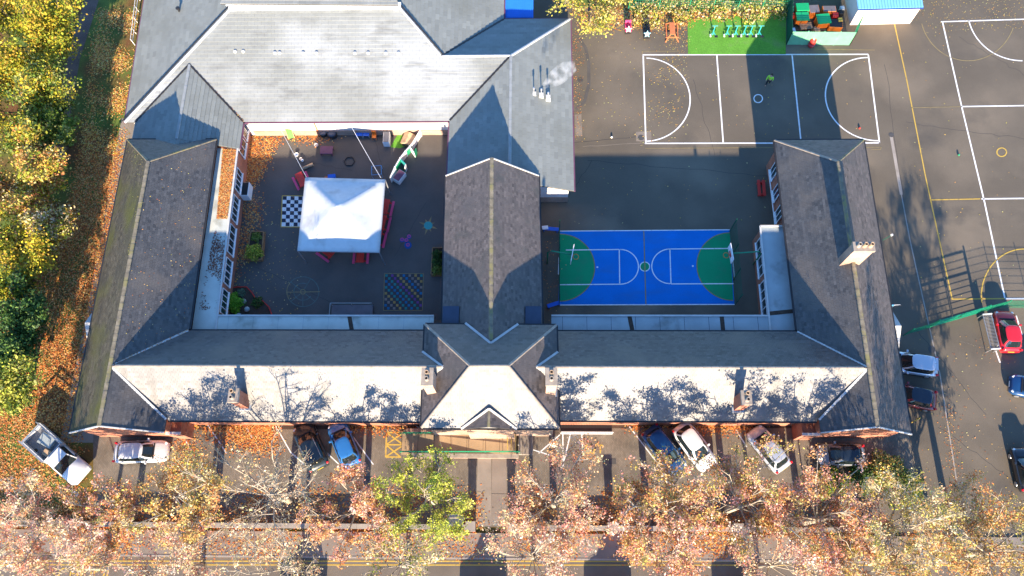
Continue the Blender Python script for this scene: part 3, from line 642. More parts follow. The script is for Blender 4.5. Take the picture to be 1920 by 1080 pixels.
# corridor windows
xL = (fA.x + fB.x) / 2
def along(t): return Vector((fA.x + (fB.x - fA.x) * t - .11, fA.y + (fB.y - fA.y) * t, 0))
for t0_, t1_, n_ in ((0.10, 0.235, 4), (0.27, 0.42, 4), (0.45, 0.62, 4), (0.65, 0.80, 4), (0.83, 0.97, 4)): window(S, along(t0_), along(t1_), 1.15, 2.45, n_, out=(1, 0))
def alongr(t): return Vector((gB_.x + (gA_.x - gB_.x) * t + .11, gB_.y + (gA_.y - gB_.y) * t, 0))
for t0_, t1_, n_ in ((0.03, 0.42, 4), (0.49, 0.9, 4)): window(S, alongr(t0_), alongr(t1_), 1.15, 2.45, n_, out=(-1, 0))
wx = rNW.x + .34
for py in (322, 362, 402):
    c = at(1456, py, 1.8).y; window(S, (wx, c - .55), (wx, c + .55), 1.1, 2.9, 2, out=(-1, 0))
MB().tube([(wx - .08, rNW.y - 1.2, 0.85), (wx - .08, gA_.y + .1, 0.85)], .05).build('wall_pipe', m_upvc, S)
# chimneys
def chimney(c, sx, sy, z0, z1, pots, mat=m_brick2, along_x=True):
    ch = MB().box(c[0] - sx / 2, c[0] + sx / 2, c[1] - sy / 2, c[1] + sy / 2, z0, z1 - .28).build('chimney', mat, S)
    MB().box(c[0] - sx / 2 - .06, c[0] + sx / 2 + .06, c[1] - sy / 2 - .06, c[1] + sy / 2 + .06, z1 - .28, z1).build('chimney_cap', m_ridge, ch)
    MB().box(c[0] - sx / 2 - .12, c[0] + sx / 2 + .12, c[1] - sy / 2 - .12, c[1] + sy / 2 + .12, z0 + .2, z0 + .9 if z1 - z0 > 4 else z0 + .5).build('flashing', m_lead, ch)
    for i in range(pots):
        o = (i - (pots - 1) / 2) * .45; x, y = (c[0] + o, c[1]) if along_x else (c[0], c[1] + o)
        MB().lathe([(.14, 0), (.16, .05), (.12, .3), (.15, .45), (.15, .5), (.10, .5), (.10, .2)], (x, y, z1), 12).build('chimney_pot', m_palewood if i else m_ridge, ch)
p = at(1627, 462, 9.7); chimney((rRN.x + (rJ.x - rRN.x) * .45 - .1, p.y), 1.5, .65, 5.9, 9.7, 3)
p = at(801, 706, 9.6); chimney((p.x, p.y), .75, 1.2, 5.2, 9.6, 2, along_x=False)
p = at(1034, 706, 9.6); chimney((p.x, p.y), .75, 1.2, 5.2, 9.6, 2, along_x=False)
p = at(437, 741, 7.7); chimney((p.x, p.y), .65, .95, 4.5, 7.7, 2, m_brick, along_x=False)
p = at(1400, 745, 7.7); chimney((p.x, p.y), .65, .95, 4.5, 7.7, 2, m_brick, along_x=False)
# side porches of the wings
for (x0, x1, sgn, yy, base) in ((1668, 1690, 1, 611, rSE), (159, 180, -1, 605, lSW)):
    a, b = at(x0, yy, 3.7), at(x1, yy, 3.7)
    xo, xi = (b.x, a.x - 1.2) if sgn > 0 else (a.x, b.x + 1.2)
    y0, y1 = a.y - 1.6, a.y + 1.5; mb = MB()
    mb._add([(xo, y0, 2.7), (xo, y1, 2.7), (xo, a.y, 3.7), (xi, y0, 2.7), (xi, y1, 2.7), (xi, a.y, 3.7)], [(0, 2, 5, 3), (2, 1, 4, 5), (0, 1, 2), (3, 5, 4), (0, 3, 4, 1)]); mb.build('porch_roof', m_ridge_pale, S)
    MB().box(min(xo, xi) + .15, max(xo, xi) - .15, y0 + .2, y1 - .2, 0, 2.68).build('porch_wall', m_brick, S)
# low brick bays at the inner corners of the front
for (a, b, c, d) in ((312, 792, 340, 813), (1506, 793, 1534, 815)):
    p, q = at(a, d, 2.6), at(c, b, 2.6); MB().box(p.x, q.x, p.y, q.y + .4, 0, 2.5).build('bay_wall', m_brick, S); MB().box(p.x - .06, q.x + .06, p.y - .06, p.y + .14, 2.5, 2.62).build('bay_coping', m_render, S)

# ------------------------------------------------------------------ the newer hall with concrete tiles
Hh = empty('hall_extension', (0, 0, 0), 0, 'broad pale grey tiled hall with hips and valleys behind the white canopy', 'building')
HZ, TP = 3.0, 0.35
hSW = Vector((-35.7, 15.2, HZ)); hy = 15.1; hSW.y = hy
rW, rE = Vector((-25.75, 25.1, 6.5)), Vector((-10.5, 25.1, 6.5)); k1 = Vector((-6.5, 20.67, 4.95)); k2 = Vector((-.16, 20.67, 4.95))
seV = Vector((-5.73, hy, HZ)); lA = Vector((-29.7, 20.1, 4.75)); lW = Vector((-34.72, hy, HZ)); lE = Vector((-24.7, hy, HZ))
T = dict(tw=0.62, th=0.37, thick=0.05, tile='roof_tiles')
# south plane in convex pieces
slope(Hh, [hSW, lW, lA, rW], m_tile_s, **T)
slope(Hh, [lE, seV, k2, k1], m_tile_s, **T) if False else None
slope(Hh, [lE, Vector((k1.x, hy, HZ)), k1, rE, rW, lA], m_tile_s, **T)
slope(Hh, [Vector((k1.x, hy, HZ)), seV, k2, k1], m_tile_s, **T)
# west plane, link, east hip, north plane, east block
slope(Hh, [Vector((-36.6, 40, HZ)), hSW, rW, Vector((-26.6, 40, 6.5))], m_tile, **T)
lS = 12.3
slope(Hh, [lW, Vector((-34.72, lS, HZ)), Vector((-29.7, lS, 4.75)), lA], m_tile, **T)
slope(Hh, [Vector((-24.7, lS, HZ)), lE, lA, Vector((-29.7, lS, 4.75))], m_tile, single=110, **T)
for pq in ([(-27.0, 11.2, 3.8), (-27.0, lS, 3.8), (-29.7, lS, 4.75), (-29.7, 11.2, 4.75)], [(-32.4, lS, 3.8), (-32.4, 11.2, 3.8), (-29.7, 11.2, 4.75), (-29.7, lS, 4.75)]): slope(Hh, pq, m_tile, **T)
nV = Vector((-.95, 26.23, HZ))
slope(Hh, [nV, Vector((-.95, 40, HZ)), Vector((-10.5, 40, 6.5)), rE, k1], m_tile, **T)
nE = Vector((5.4, 26.23, HZ))
slope(Hh, [nE, nV, k1, k2], m_tile, **T)
bS = 7.95
slope(Hh, [Vector((5.43, bS, HZ)), nE, k2, Vector((-.16, bS, 4.95))], m_tile, single=180, **T)
slope(Hh, [seV, Vector((-5.73, bS, HZ)), Vector((-.16, bS, 4.95)), k2], m_tile, **T)
wall(Hh, [(-35.3, hy + .4), (-5.4, hy + .4), (-5.4, 40), (-36.2, 40)], 0, HZ, m_render); wall(Hh, [(-5.35, bS + .45), (5.0, bS + .45), (5.0, 25.8), (-5.35, 25.8)], 0, HZ, m_render)
wall(Hh, [(-34.3, lS + .05), (-25.05, lS + .05), (-25.05, hy + .6), (-34.3, hy + .6)], 0, HZ, m_brick)
gb = MB(); gb._add([(-5.35, bS + .45, HZ), (5.0, bS + .45, HZ), (-.16, bS + .45, 4.8), (-5.35, bS + .6, HZ), (5.0, bS + .6, HZ), (-.16, bS + .6, 4.8)], [(0, 1, 2), (5, 4, 3), (0, 3, 4, 1), (1, 4, 5, 2), (2, 5, 3, 0)]); gb.build('gable_wall', m_render, Hh)
MB().box(2.3, 5.02, bS + .38, bS + .452, 0, .9).build('plinth', m_brick2, Hh)
MB().box(-24.6, -5.8, hy + .32, hy + .402, 0, .8).build('plinth', m_brick2, Hh)
# raised ridge light at the top
slope(Hh, [at(413, 7, 7.0), at(747, 9, 7.0), Vector((at(747, 9, 7).x - 2, 32, 8.4)), Vector((at(413, 7, 7).x + 2, 32, 8.4))], m_tile_s, **T)
p, q = at(413, 7, 7.0), at(747, 9, 7.0); MB().box(p.x + .3, q.x - .3, p.y + .25, 31.5, 6.0, 6.85).build('clerestory', m_upvc, Hh)
MB().box(rW.x - .3, rE.x + .3, 24.75, 25.35, 6.36, 6.62).build('ridge_flashing', m_upvc, Hh)
for a, b, mm, sz in ((hSW, rW, m_ridge_pale, .3), (rE, k1, m_ridge_pale, .24), (k1, k2, m_ridge_pale, .26), (k2, nE, m_ridge_pale, .3)): ridge(Hh, a, b, mm, sz, 0.75)
ridge(Hh, k2, Vector((-.16, bS, 4.95)), m_tile_plain := M('grey ridge tile', (0.27, 0.28, 0.27), 0.75), .3, 0.75); ridge(Hh, lA, Vector((-29.7, lS, 4.75)), m_tile_plain, .3, 0.75)
vd = Vector((0, 0, .075))
for a, b in ((lW, lA), (lE, lA), (seV, k2), (nV, k1)): beamo(Hh, a + vd, b + vd, .16, .05, m_gutter, 'valley_gutter')
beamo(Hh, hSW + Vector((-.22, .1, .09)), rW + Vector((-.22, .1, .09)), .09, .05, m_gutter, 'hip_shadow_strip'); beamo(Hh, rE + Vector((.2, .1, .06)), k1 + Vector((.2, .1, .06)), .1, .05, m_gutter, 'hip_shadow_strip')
for a, b in ((lE, seV), (seV, Vector((-5.73, bS, HZ))), (Vector((5.43, bS, HZ)), nE), (nE, nV), (nV, Vector((-.95, 40, HZ))), (Vector((-24.7, lS, HZ)), lE), (Vector((-36.6, 40, HZ)), hSW)): gutter(Hh, a, b, mat=m_purple)
gutter(Hh, Vector((-34.72, lS, HZ)), Vector((-24.7, lS, HZ)), .06, m_ridge_pale)
# roof vents and flues
for px_, py_ in ((515, 98), (524, 98), (568, 98), (593, 98), (665, 98), (690, 98), (723, 98), (747, 98), (441, 96), (456, 96)):
    p = at(px_, py_, 5.2); MB().lathe([(.16, -.3), (.16, .06), (.13, .13), (.02, .16)], (p.x, p.y, 3.03 + .35 * (p.y - 15.1)), 10).build('roof_vent', m_ridge_pale, Hh)
p = at(336, 20, 4.6); MB().lathe([(.12, -.6), (.12, .15), (.2, .17), (.2, .25), (.02, .3)], (p.x, p.y, 4.75), 10).build('roof_vent', m_gutter, Hh)
for px_, py_, hh in ((1001, 172, 1.0), (1015, 174, 1.0), (1028, 178, .8)):
    p = at(px_, py_, 4.5); MB().lathe([(.05, -.9), (.05, hh - .2), (.09, hh - .2), (.09, hh), (.02, hh + .03)], (p.x, p.y, 4.1), 10).build('flue', m_steel, Hh)
    MB().box(p.x - .2, p.x + .2, p.y - .24, p.y + .16, 3.7, 4.3).build('flue_base', m_ridge_pale, Hh)
for py in (252, 285): 
    c = at(458, py - 10, 1.7).y; window(Hh, (-25.03, c - .8), (-25.03, c + .8), .9, 2.4, 2, out=(1, 0))
# blue canopy in the notch
cn = empty('blue_canopy', (0, 0, 0), 0, 'bright blue corrugated canopy roof in the notch behind the hall', 'canopy')
p0, p1 = at(944, 33, 2.7), at(1000, 33, 2.7)
n_ = 16
for k in range(n_):
    w_ = (p1.x - p0.x) / n_; MB().beam((p0.x + w_ * (k + .5), p0.y + .05, 2.66), (p0.x + w_ * (k + .5), p0.y + 6, 3.3), w_ * .62, .07).build('roof_rib', M('canopy blue', (0.02, 0.17, 0.62), 0.5, 0.05) if k == 0 else bpy.data.materials['canopy blue'], cn)
MB().beam(((p0.x + p1.x) / 2, p0.y, 2.62), ((p0.x + p1.x) / 2, p0.y + 6, 3.26), p1.x - p0.x, .05).build('roof_sheet', bpy.data.materials['canopy blue'], cn)
for sx in (p0.x + .1, p1.x - .1): MB().box(sx - .04, sx + .04, p0.y + .3, p0.y + .38, 0, 2.6).build('post', m_steel, cn)
# ------------------------------------------------------------------ trees
def tree(name, c, h, r, tr, th, hues, nleaf, lsize, seed, bare=0.2, bark=None, label='', group=None, cat='tree', spread=0.09, limbs=8, flatten=0.55, lean=(0, 0)):
    """c = crown centre; trunk, limbs that fork twice, and leaf-sized faces round the twig ends"""
    rd = random.Random(seed); bark = bark or m_bark
    T_ = empty(name, (c[0], c[1], 0), 0, label, cat, group)
    lx, ly = lean
    MB().tube([(0, 0, -.1), (lx * .2 + rd.uniform(-.08, .08), ly * .2, th * .5), (lx * .5, ly * .5, th), (lx, ly, th * 1.25)], tr, tr * .6, n=9).build('trunk', bark, T_, smooth=True)
    mb = MB(); tips = []
    zc = th + (h - th) * .5
    for i in range(limbs + 2):
        az = 2 * math.pi * i / limbs + rd.uniform(-.4, .4); rr = r * rd.uniform(.55, .9); zt = th + (h - th) * rd.uniform(.45, .85)
        if i >= limbs: rr = r * rd.uniform(.05, .3); zt = h * rd.uniform(.9, .97)
        a = Vector((lx * .7, ly * .7, th * rd.uniform(.8, 1.2))); e = Vector((lx + rr * math.cos(az), ly + rr * math.sin(az), zt))
        mid = (a + e) / 2 + Vector((rd.uniform(-.3, .3), rd.uniform(-.3, .3), -.12 * (e - a).length * rd.uniform(.2, 1)))
        pts = [a, (a + mid) / 2 + Vector((0, 0, -.1)), mid, (mid + e) / 2 + Vector((rd.uniform(-.2, .2), rd.uniform(-.2, .2), .1)), e]
        mb.tube(pts, tr * .24, .025, n=5, cap=False)
        for k in range(9):
            t = rd.uniform(.3, 1); q = min(3, int(t * 4)); s = pts[q].lerp(pts[q + 1], t * 4 - q if t < 1 else 1)
            d = Vector((math.cos(az + rd.uniform(-1.3, 1.3)), math.sin(az + rd.uniform(-1.3, 1.3)), rd.uniform(-.15, .9))).normalized()
            L_ = r * rd.uniform(.22, .42); e2 = s + d * L_
            m2 = (s + e2) / 2 + Vector((rd.uniform(-.15, .15), rd.uniform(-.15, .15), rd.uniform(-.1, .1)))
            mb.tube([s, m2, e2], .035, .014, n=4, cap=False)
            for kk in range(7):
                s3 = s.lerp(e2, rd.uniform(.35, 1)); d3 = (d + Vector((rd.uniform(-1, 1), rd.uniform(-1, 1), rd.uniform(-.4, .8)))).normalized(); e3 = s3 + d3 * r * rd.uniform(.1, .22)
                mb.tube([s3, e3], .013, .006, n=3, cap=False)
                if rd.random() > bare: tips.append((s3, e3))
    mb.build('branches', bark, T_, smooth=True)
    if tips and nleaf:
        k = rng.integers(0, len(tips), nleaf); s = np.array([tuple(t[0]) for t in tips])[k]; e = np.array([tuple(t[1]) for t in tips])[k]
        f = rng.uniform(.3, 1.1, (nleaf, 1)); Pp = s + (e - s) * f + rng.normal(size=(nleaf, 3)) * r * spread * np.array([1, 1, flatten])
        ch = rng.integers(0, len(hues), len(tips)); cb_ = rng.uniform(.75, 1.2, (len(tips), 1))[k]; hc = np.array(hues)[np.where(rng.random(nleaf) < .85, ch[k], rng.integers(0, len(hues), nleaf))]
        hc = np.clip(hc * cb_ * rng.uniform(.85, 1.15, (nleaf, 1)), 0, 1)
        np_mesh('crown', leaf_quads(Pp, lsize * (rng.uniform(.6, 1.25, (nleaf, 1)))[:, 0], up=.25), 4, m_leaf, T_, hue=hc)
    return T_
ORANGE = [(.62, .25, .08), (.66, .34, .11), (.52, .18, .06), (.62, .44, .15), (.40, .20, .07)]
SALMON = [(.80, .36, .27), (.84, .49, .37), (.70, .26, .17), (.70, .40, .2), (.84, .62, .47)]
YELLOW = [(.60, .46, .10), (.50, .42, .12), (.66, .52, .25), (.40, .37, .08), (.56, .32, .08)]
LIME = [(.42, .42, .05), (.34, .38, .04), (.52, .46, .09), (.26, .31, .04)]
GREENY = [(.28, .30, .02), (.42, .37, .03), (.17, .22, .02), (.54, .42, .03), (.50, .31, .04)]
GREEN = [(.09, .16, .02), (.13, .20, .025), (.19, .24, .04), (.30, .30, .09)]
DKGREEN = [(.04, .10, .02), (.06, .13, .025), (.10, .17, .03), (.03, .07, .02)]
PALE = [(.66, .53, .27), (.66, .48, .32), (.54, .49, .22), (.66, .34, .16), (.72, .62, .42)]
FG = 'street trees in front of the school'
front = [  # px, py, height, radius, hues, leaves, bare, label
    (40, 985, 9.0, 3.6, SALMON + PALE, 3400, .3, 'salmon pink tree at the lower left corner below the white pickup'),
    (190, 965, 8.5, 3.3, SALMON + ORANGE + YELLOW, 3800, .25, 'pink and orange tree below the white car parked across the left gable'),
    (345, 935, 10.0, 4.0, ORANGE + YELLOW, 5200, .12, 'dense orange and olive tree right of the white car by the left gable'),
    (498, 925, 10.0, 4.6, PALE, 700, .75, 'nearly bare pale-branched tree left of and below the black car'),
    (655, 955, 9.0, 3.2, SALMON + ORANGE, 3600, .15, 'small salmon orange tree left of the green-yellow tree'),
    (800, 930, 8.5, 3.4, [(.5, .5, .06), (.42, .46, .05), (.6, .55, .14), (.34, .4, .05)], 4600, .15, 'green-yellow tree in front of the entrance ramp'),
    (1042, 935, 9.5, 3.9, SALMON + ORANGE + PALE, 3600, .3, 'pink-tipped pale-branched tree right of the entrance path'),
    (1235, 950, 10.0, 4.0, ORANGE + SALMON + YELLOW, 4800, .15, 'russet tree below the dark blue and white parked cars'),
    (1400, 945, 10.0, 4.1, SALMON + ORANGE + YELLOW, 4800, .2, 'salmon tree below the silver car with the dark windscreen'),
    (1555, 970, 10.0, 3.8, SALMON + ORANGE, 4600, .2, 'orange pink tree below the grey car at the right gable'),
    (1692, 985, 12.0, 3.7, PALE + YELLOW, 3600, .3, 'tall pale yellow tree at the foot of the right-hand drive'),
    (1795, 1000, 6.5, 4.0, PALE + YELLOW + ORANGE, 3600, .25, 'low spreading yellow tree between the tall pale yellow tree and the golden corner tree'),
    (1885, 1035, 11.0, 4.6, YELLOW + ORANGE, 4600, .2, 'golden orange tree in the lower right corner'),
    (130, 1065, 8.5, 3.6, SALMON + PALE, 2600, .3, 'pink tree on the pavement over the yellow road lettering'),
    (330, 1060, 8.0, 3.6, PALE + SALMON, 2000, .4, 'thin pinkish tree on the pavement below the dense orange tree'),
    (530, 1065, 8.0, 3.4, PALE, 900, .65, 'almost bare tree on the pavement below the pale-branched tree'),
    (745, 1060, 8.0, 3.4, PALE + LIME, 1500, .5, 'sparse yellowish tree on the pavement below the green-yellow tree'),
    (1000, 1045, 8.5, 3.8, SALMON + PALE, 3000, .3, 'pink tree on the pavement below the entrance path'),
    (1240, 1045, 8.5, 3.7, SALMON + ORANGE, 2600, .35, 'pink orange tree on the pavement below the russet tree'),
    (1460, 1060, 9.0, 3.8, SALMON + PALE, 3200, .25, 'salmon tree on the pavement near the white street lamp'),
    (1640, 1075, 9.0, 3.6, ORANGE + YELLOW, 3000, .25, 'gold and orange tree on the pavement right of the white street lamp'),
]
for i, (px_, py_, hh, rr, hu, nl, ba, lb) in enumerate(front):
    p = at(px_, py_, hh * .62); row1 = i < 13
    tree('street_tree', (p.x, p.y), hh, rr, .30 if row1 else .2, hh * .38, hu, int(nl * 2.3), .08, 100 + i, ba, m_bark_pale, lb, FG, spread=.045)
WG = 'trees along the west path'
west = [
    (45, 60, 8.0, 5.4, GREENY, 12000, .1, 'large yellow-green tree in the top left corner'),
    (40, 190, 7.0, 4.8, GREEN + GREENY, 8000, .1, 'green tree with yellow tips below the top left corner tree'),
    (92, 245, 5.0, 2.7, GREEN, 6000, .15, 'pale-edged green tree reaching over the west path'),
    (45, 345, 6.0, 4.2, YELLOW + ORANGE + GREENY, 8000, .2, 'twiggy golden orange tree at the left edge'),
    (60, 440, 5.2, 3.6, GREENY + YELLOW + PALE, 5200, .3, 'yellowing twiggy tree left of the old wing'),
    (10, 500, 6.5, 3.8, GREENY, 6000, .1, 'bright yellow-green tree cut by the left edge'),
    (25, 610, 6.5, 3.4, DKGREEN, 7500, .05, 'dark green tree at the left edge beside the leaf litter'),
    (0, 715, 6.5, 3.4, GREEN + LIME, 6000, .1, 'green and lime tree at the left edge above the pickup'),
]
for i, (px_, py_, hh, rr, hu, nl, ba, lb) in enumerate(west):
    p = at(px_, py_, hh * .6); tree('woodland_tree', (p.x, p.y), hh, rr, .28, hh * .3, hu, int(nl * 2.1), .12, 300 + i, ba, m_bark, lb, WG, spread=.085, limbs=9, flatten=.7)
p = at(1112, -6, 4.2); tree('garden_tree', (p.x, p.y), 6.2, 3.6, .14, 1.8, YELLOW + LIME, 6500, .11, 401, .1, m_bark, 'pale yellow leafy tree beyond the playground at the top edge', None, spread=.1)
# shrubs
def shrub(name, c, r, h, hues, n, ls, label, group=None, parent=None, z0=0.0, spiky=False):
    T_ = parent or empty(name, (c[0], c[1], z0), 0, label, 'shrub', group)
    off = Vector((0, 0, 0)) if not parent else Vector((c[0], c[1], z0))
    mb = MB()
    for i in range(14):
        a = random.uniform(0, 6.28); e = Vector((r * .7 * math.cos(a) * random.random(), r * .7 * math.sin(a) * random.random(), h * random.uniform(.5, .9))); mb.tube([off, off + e * .5 + Vector((0, 0, .05)), off + e], .02, .008, n=4, cap=False)
    mb.build('stems', m_bark, T_)
    d = rng.normal(size=(n, 3)); d /= np.linalg.norm(d, axis=1)[:, None]; d[:, 2] = np.abs(d[:, 2]); lump = 1 + .25 * np.sin(5 * np.arctan2(d[:, 1], d[:, 0]) + c[0]) * (1 - d[:, 2])
    Pp = d * (rng.uniform(.35, 1, (n, 1)) ** .5) * np.array([r, r, h]) * lump[:, None] + np.array(off)
    o = np_mesh('foliage', leaf_quads(Pp, ls, up=.5), 4, m_leaf, T_, hue=pal(hues, n, .3)); return T_
for (px_, py_, rr, hh, hu, lb) in ((1560, 905, 1.5, 1.6, DKGREEN + LIME, 'dark evergreen shrub below the grey car by the right gable'), (1665, 880, 1.5, 1.9, DKGREEN + YELLOW, 'dark green shrub beside the foot of the drive'), (1700, 915, 1.6, 1.8, DKGREEN + LIME, 'olive shrub under the tall pale yellow tree'), (1620, 895, 1.2, 1.5, DKGREEN, 'low dark shrub between the grey car and the drive')):
    p = at(px_, py_, .8); shrub('evergreen_shrub', p, rr, hh, hu, 1800, .09, lb, 'shrubs by the right gable')
for i, (px_, py_) in enumerate(((1215, 18), (1280, 8), (1345, 5), (1410, 12), (1455, 0), (1330, -15), (1240, -12))):
    p = at(px_, py_, .8); shrub('verge_shrub', p, 1.7, 1.2, LIME + YELLOW + GREEN + PALE, 1100, .1, ['loose lime shrub just right of the pale yellow tree', 'yellowish shrub behind the green fence near the orange lounger', 'lime shrub behind the green fence by the turf', 'pale shrub behind the outdoor gym', 'lime shrub left of the storage compound', 'shrub cut by the top edge above the turf', 'shrub cut by the top edge above the star benches'][i], 'shrubs beyond the green fence')

# ------------------------------------------------------------------ fallen leaves
def scatter(px_poly, n, z=0.02, clump=None):
    """random points inside a pixel-surveyed quad"""
    a, b, c, d = [np.array(at(*q, 0))[:2] for q in px_poly]
    u = rng.random((n * 3, 1)); v = rng.random((n * 3, 1)); p = (a * (1 - u) + b * u) * (1 - v) + (d * (1 - u) + c * u) * v
    if clump:
        s = np.sin(p[:, 0] * clump + 1.3 * np.sin(p[:, 1] * clump * .7)) + np.sin(p[:, 1] * clump * 1.3 + 2 * np.sin(p[:, 0] * clump * .6)); p = p[rng.random(len(p)) < 1 / (1 + np.exp(-2.2 * s))]
    p = p[:n] + rng.normal(size=(len(p[:n]), 2)) * .35; return np.c_[p, rng.uniform(z, z + .03, len(p))]
LIT = [(.52, .15, .03), (.60, .24, .05), (.40, .11, .03), (.64, .34, .10), (.52, .34, .13), (.30, .11, .04)]
LITY = [(.60, .42, .06), (.62, .38, .10), (.55, .28, .06), (.66, .55, .2)]
lz = [
    (((60, 470), (205, 470), (160, 800), (-20, 800)), 15000, .02, None, LIT),
    (((150, 290), (225, 290), (200, 480), (110, 480)), 7500, .02, None, LIT),
    (((185, 20), (258, 20), (228, 300), (150, 300)), 6500, .02, 1.0, LIT + LITY),
    (((-40, 780), (150, 780), (150, 1000), (-40, 1000)), 7000, .02, None, LIT),
    (((150, 920), (900, 920), (900, 995), (150, 995)), 6500, .03, 1.1, LIT), (((960, 920), (1640, 920), (1640, 995), (960, 995)), 6500, .03, 1.1, LIT),
    (((340, 789), (520, 789), (520, 850), (340, 850)), 3000, .03, .8, LIT), (((640, 789), (790, 789), (770, 808), (640, 806)), 700, .03, None, LIT), (((1180, 789), (1520, 789), (1520, 806), (1180, 806)), 1600, .03, .8, LIT),
    (((0, 1002), (1640, 1002), (1640, 1044), (0, 1044)), 6000, .12, .9, LIT),
    (((462, 246), (530, 246), (480, 340), (455, 345)), 2600, .02, None, LIT), (((440, 345), (500, 345), (470, 480), (430, 540)), 1500, .02, 1.2, LIT), (((500, 246), (640, 246), (640, 262), (500, 262)), 800, .02, .9, LIT), (((440, 480), (560, 350), (560, 590), (430, 590)), 260, .02, None, LITY),
    (((1078, 14), (1290, 20), (1290, 52), (1090, 52)), 2600, .02, None, LIT + LITY), (((1290, 20), (1470, 20), (1470, 28), (1290, 36)), 1300, .04, None, LIT + LITY), (((1080, 30), (1300, 60), (1300, 260), (1080, 270)), 230, .02, None, LITY), (((1250, 60), (1295, 60), (1260, 270), (1200, 270)), 330, .02, 1.2, LITY), (((1290, 100), (1640, 100), (1640, 260), (1290, 260)), 70, .02, None, LITY),
    (((1720, -10), (1930, -10), (1930, 60), (1730, 60)), 380, .02, None, LITY), (((1660, 60), (1930, 60), (1930, 560), (1720, 560)), 90, .02, None, LITY), (((1700, 600), (1900, 640), (1930, 960), (1740, 900)), 200, .02, None, LIT + LITY), (((1040, 300), (1440, 300), (1440, 430), (1040, 430)), 60, .02, None, LITY), (((1765, 760), (1785, 760), (1800, 900), (1782, 900)), 200, .02, None, LIT), ((( 1075, 60), (1085, 60), (1090, 260), (1076, 260)), 260, .02, None, LIT), (((1020, 430), (1045, 430), (1045, 590), (1020, 590)), 120, .02, None, LIT),
]
P_, H_, S_ = [], [], []
for q, n, z, cl, hu in lz:
    a = scatter(q, n, z, cl); P_.append(a); H_.append(pal(hu, len(a), .3)); S_.append(np.full(len(a), .075 if n > 500 else .05))
tag(np_mesh('fallen_leaves', leaf_quads(np.concatenate(P_), np.concatenate(S_), flat=.9), 4, m_litter, hue=np.concatenate(H_)), 'orange and yellow fallen leaves scattered over the ground', 'leaves', kind='stuff')
def leaves_on(corners, n, hues, size, label, clump=None, bias=None):
    a, b, c, d = [np.array(q) for q in corners]; u = rng.random((n, 1)); v = rng.random((n, 1))
    if bias: u = u ** bias
    p = (a * (1 - u) + b * u) * (1 - v) + (d * (1 - u) + c * u) * v; p[:, 2] += rng.uniform(.03, .06, n)
    if clump: p = p[rng.random(n) < 1 / (1 + np.exp(-2.5 * (np.sin(p[:, 1] * clump) + np.sin(p[:, 0] * clump * 2 + p[:, 1]))))]
    tag(np_mesh('roof_leaves', leaf_quads(p, size, flat=.9), 4, m_litter, hue=pal(hues, len(p), .3)), label, 'leaves', kind='stuff')
q = [Vector((lv.x + .1, 0, FZ + .01)), fA, fB]
leaves_on([(lNE.x + .3, fA.y - .1, FZ), (fA.x - .1, fA.y - .1, FZ), (fA.x - .05, fA.y - 7.0, FZ), (lNE.x + .7, fA.y - 7.0, FZ)], 4600, LIT, .07, 'thick orange leaves on the flat corridor roof beside the left wing')
leaves_on([(lNE.x + .7, fA.y - 7.0, FZ), (fA.x - .05, fA.y - 7, FZ), (fB.x - .05, yl + .5, FZ), (lv.x + .1, yl + .5, FZ)], 1700, [(.16, .06, .04), (.22, .09, .05)], .06, 'dark dry leaves on the lower end of the left corridor roof', 1.0)
leaves_on([tuple(lv), tuple(lNE), tuple(lRN), tuple(lJ)], 220, LITY + LIT, .045, 'scattered leaves on the inner slope of the left wing roof')
leaves_on([tuple(lNW), tuple(lRN), tuple(lJ), (lNW.x + .9, lJ.y, ZE)], 300, [(.45, .42, .08), (.4, .33, .1)], .055, 'yellow moss flecks on the outer slope of the left wing roof')
leaves_on([tuple(lv + Vector((-.1, .1, 0))), tuple(lv + Vector((.1, -.1, 0))), tuple(lJ + Vector((.1, -.1, 0))), tuple(lJ + Vector((-.1, .1, 0)))], 420, LIT, .07, 'leaves lodged in the left roof valley')
leaves_on([tuple(lE + Vector((-.15, 0, .03))), tuple(lE + Vector((.15, 0, .03))), tuple(lA + Vector((.1, 0, 0))), tuple(lA + Vector((-.1, 0, 0)))], 260, LIT, .07, 'leaves lodged in the valley of the hall roof')
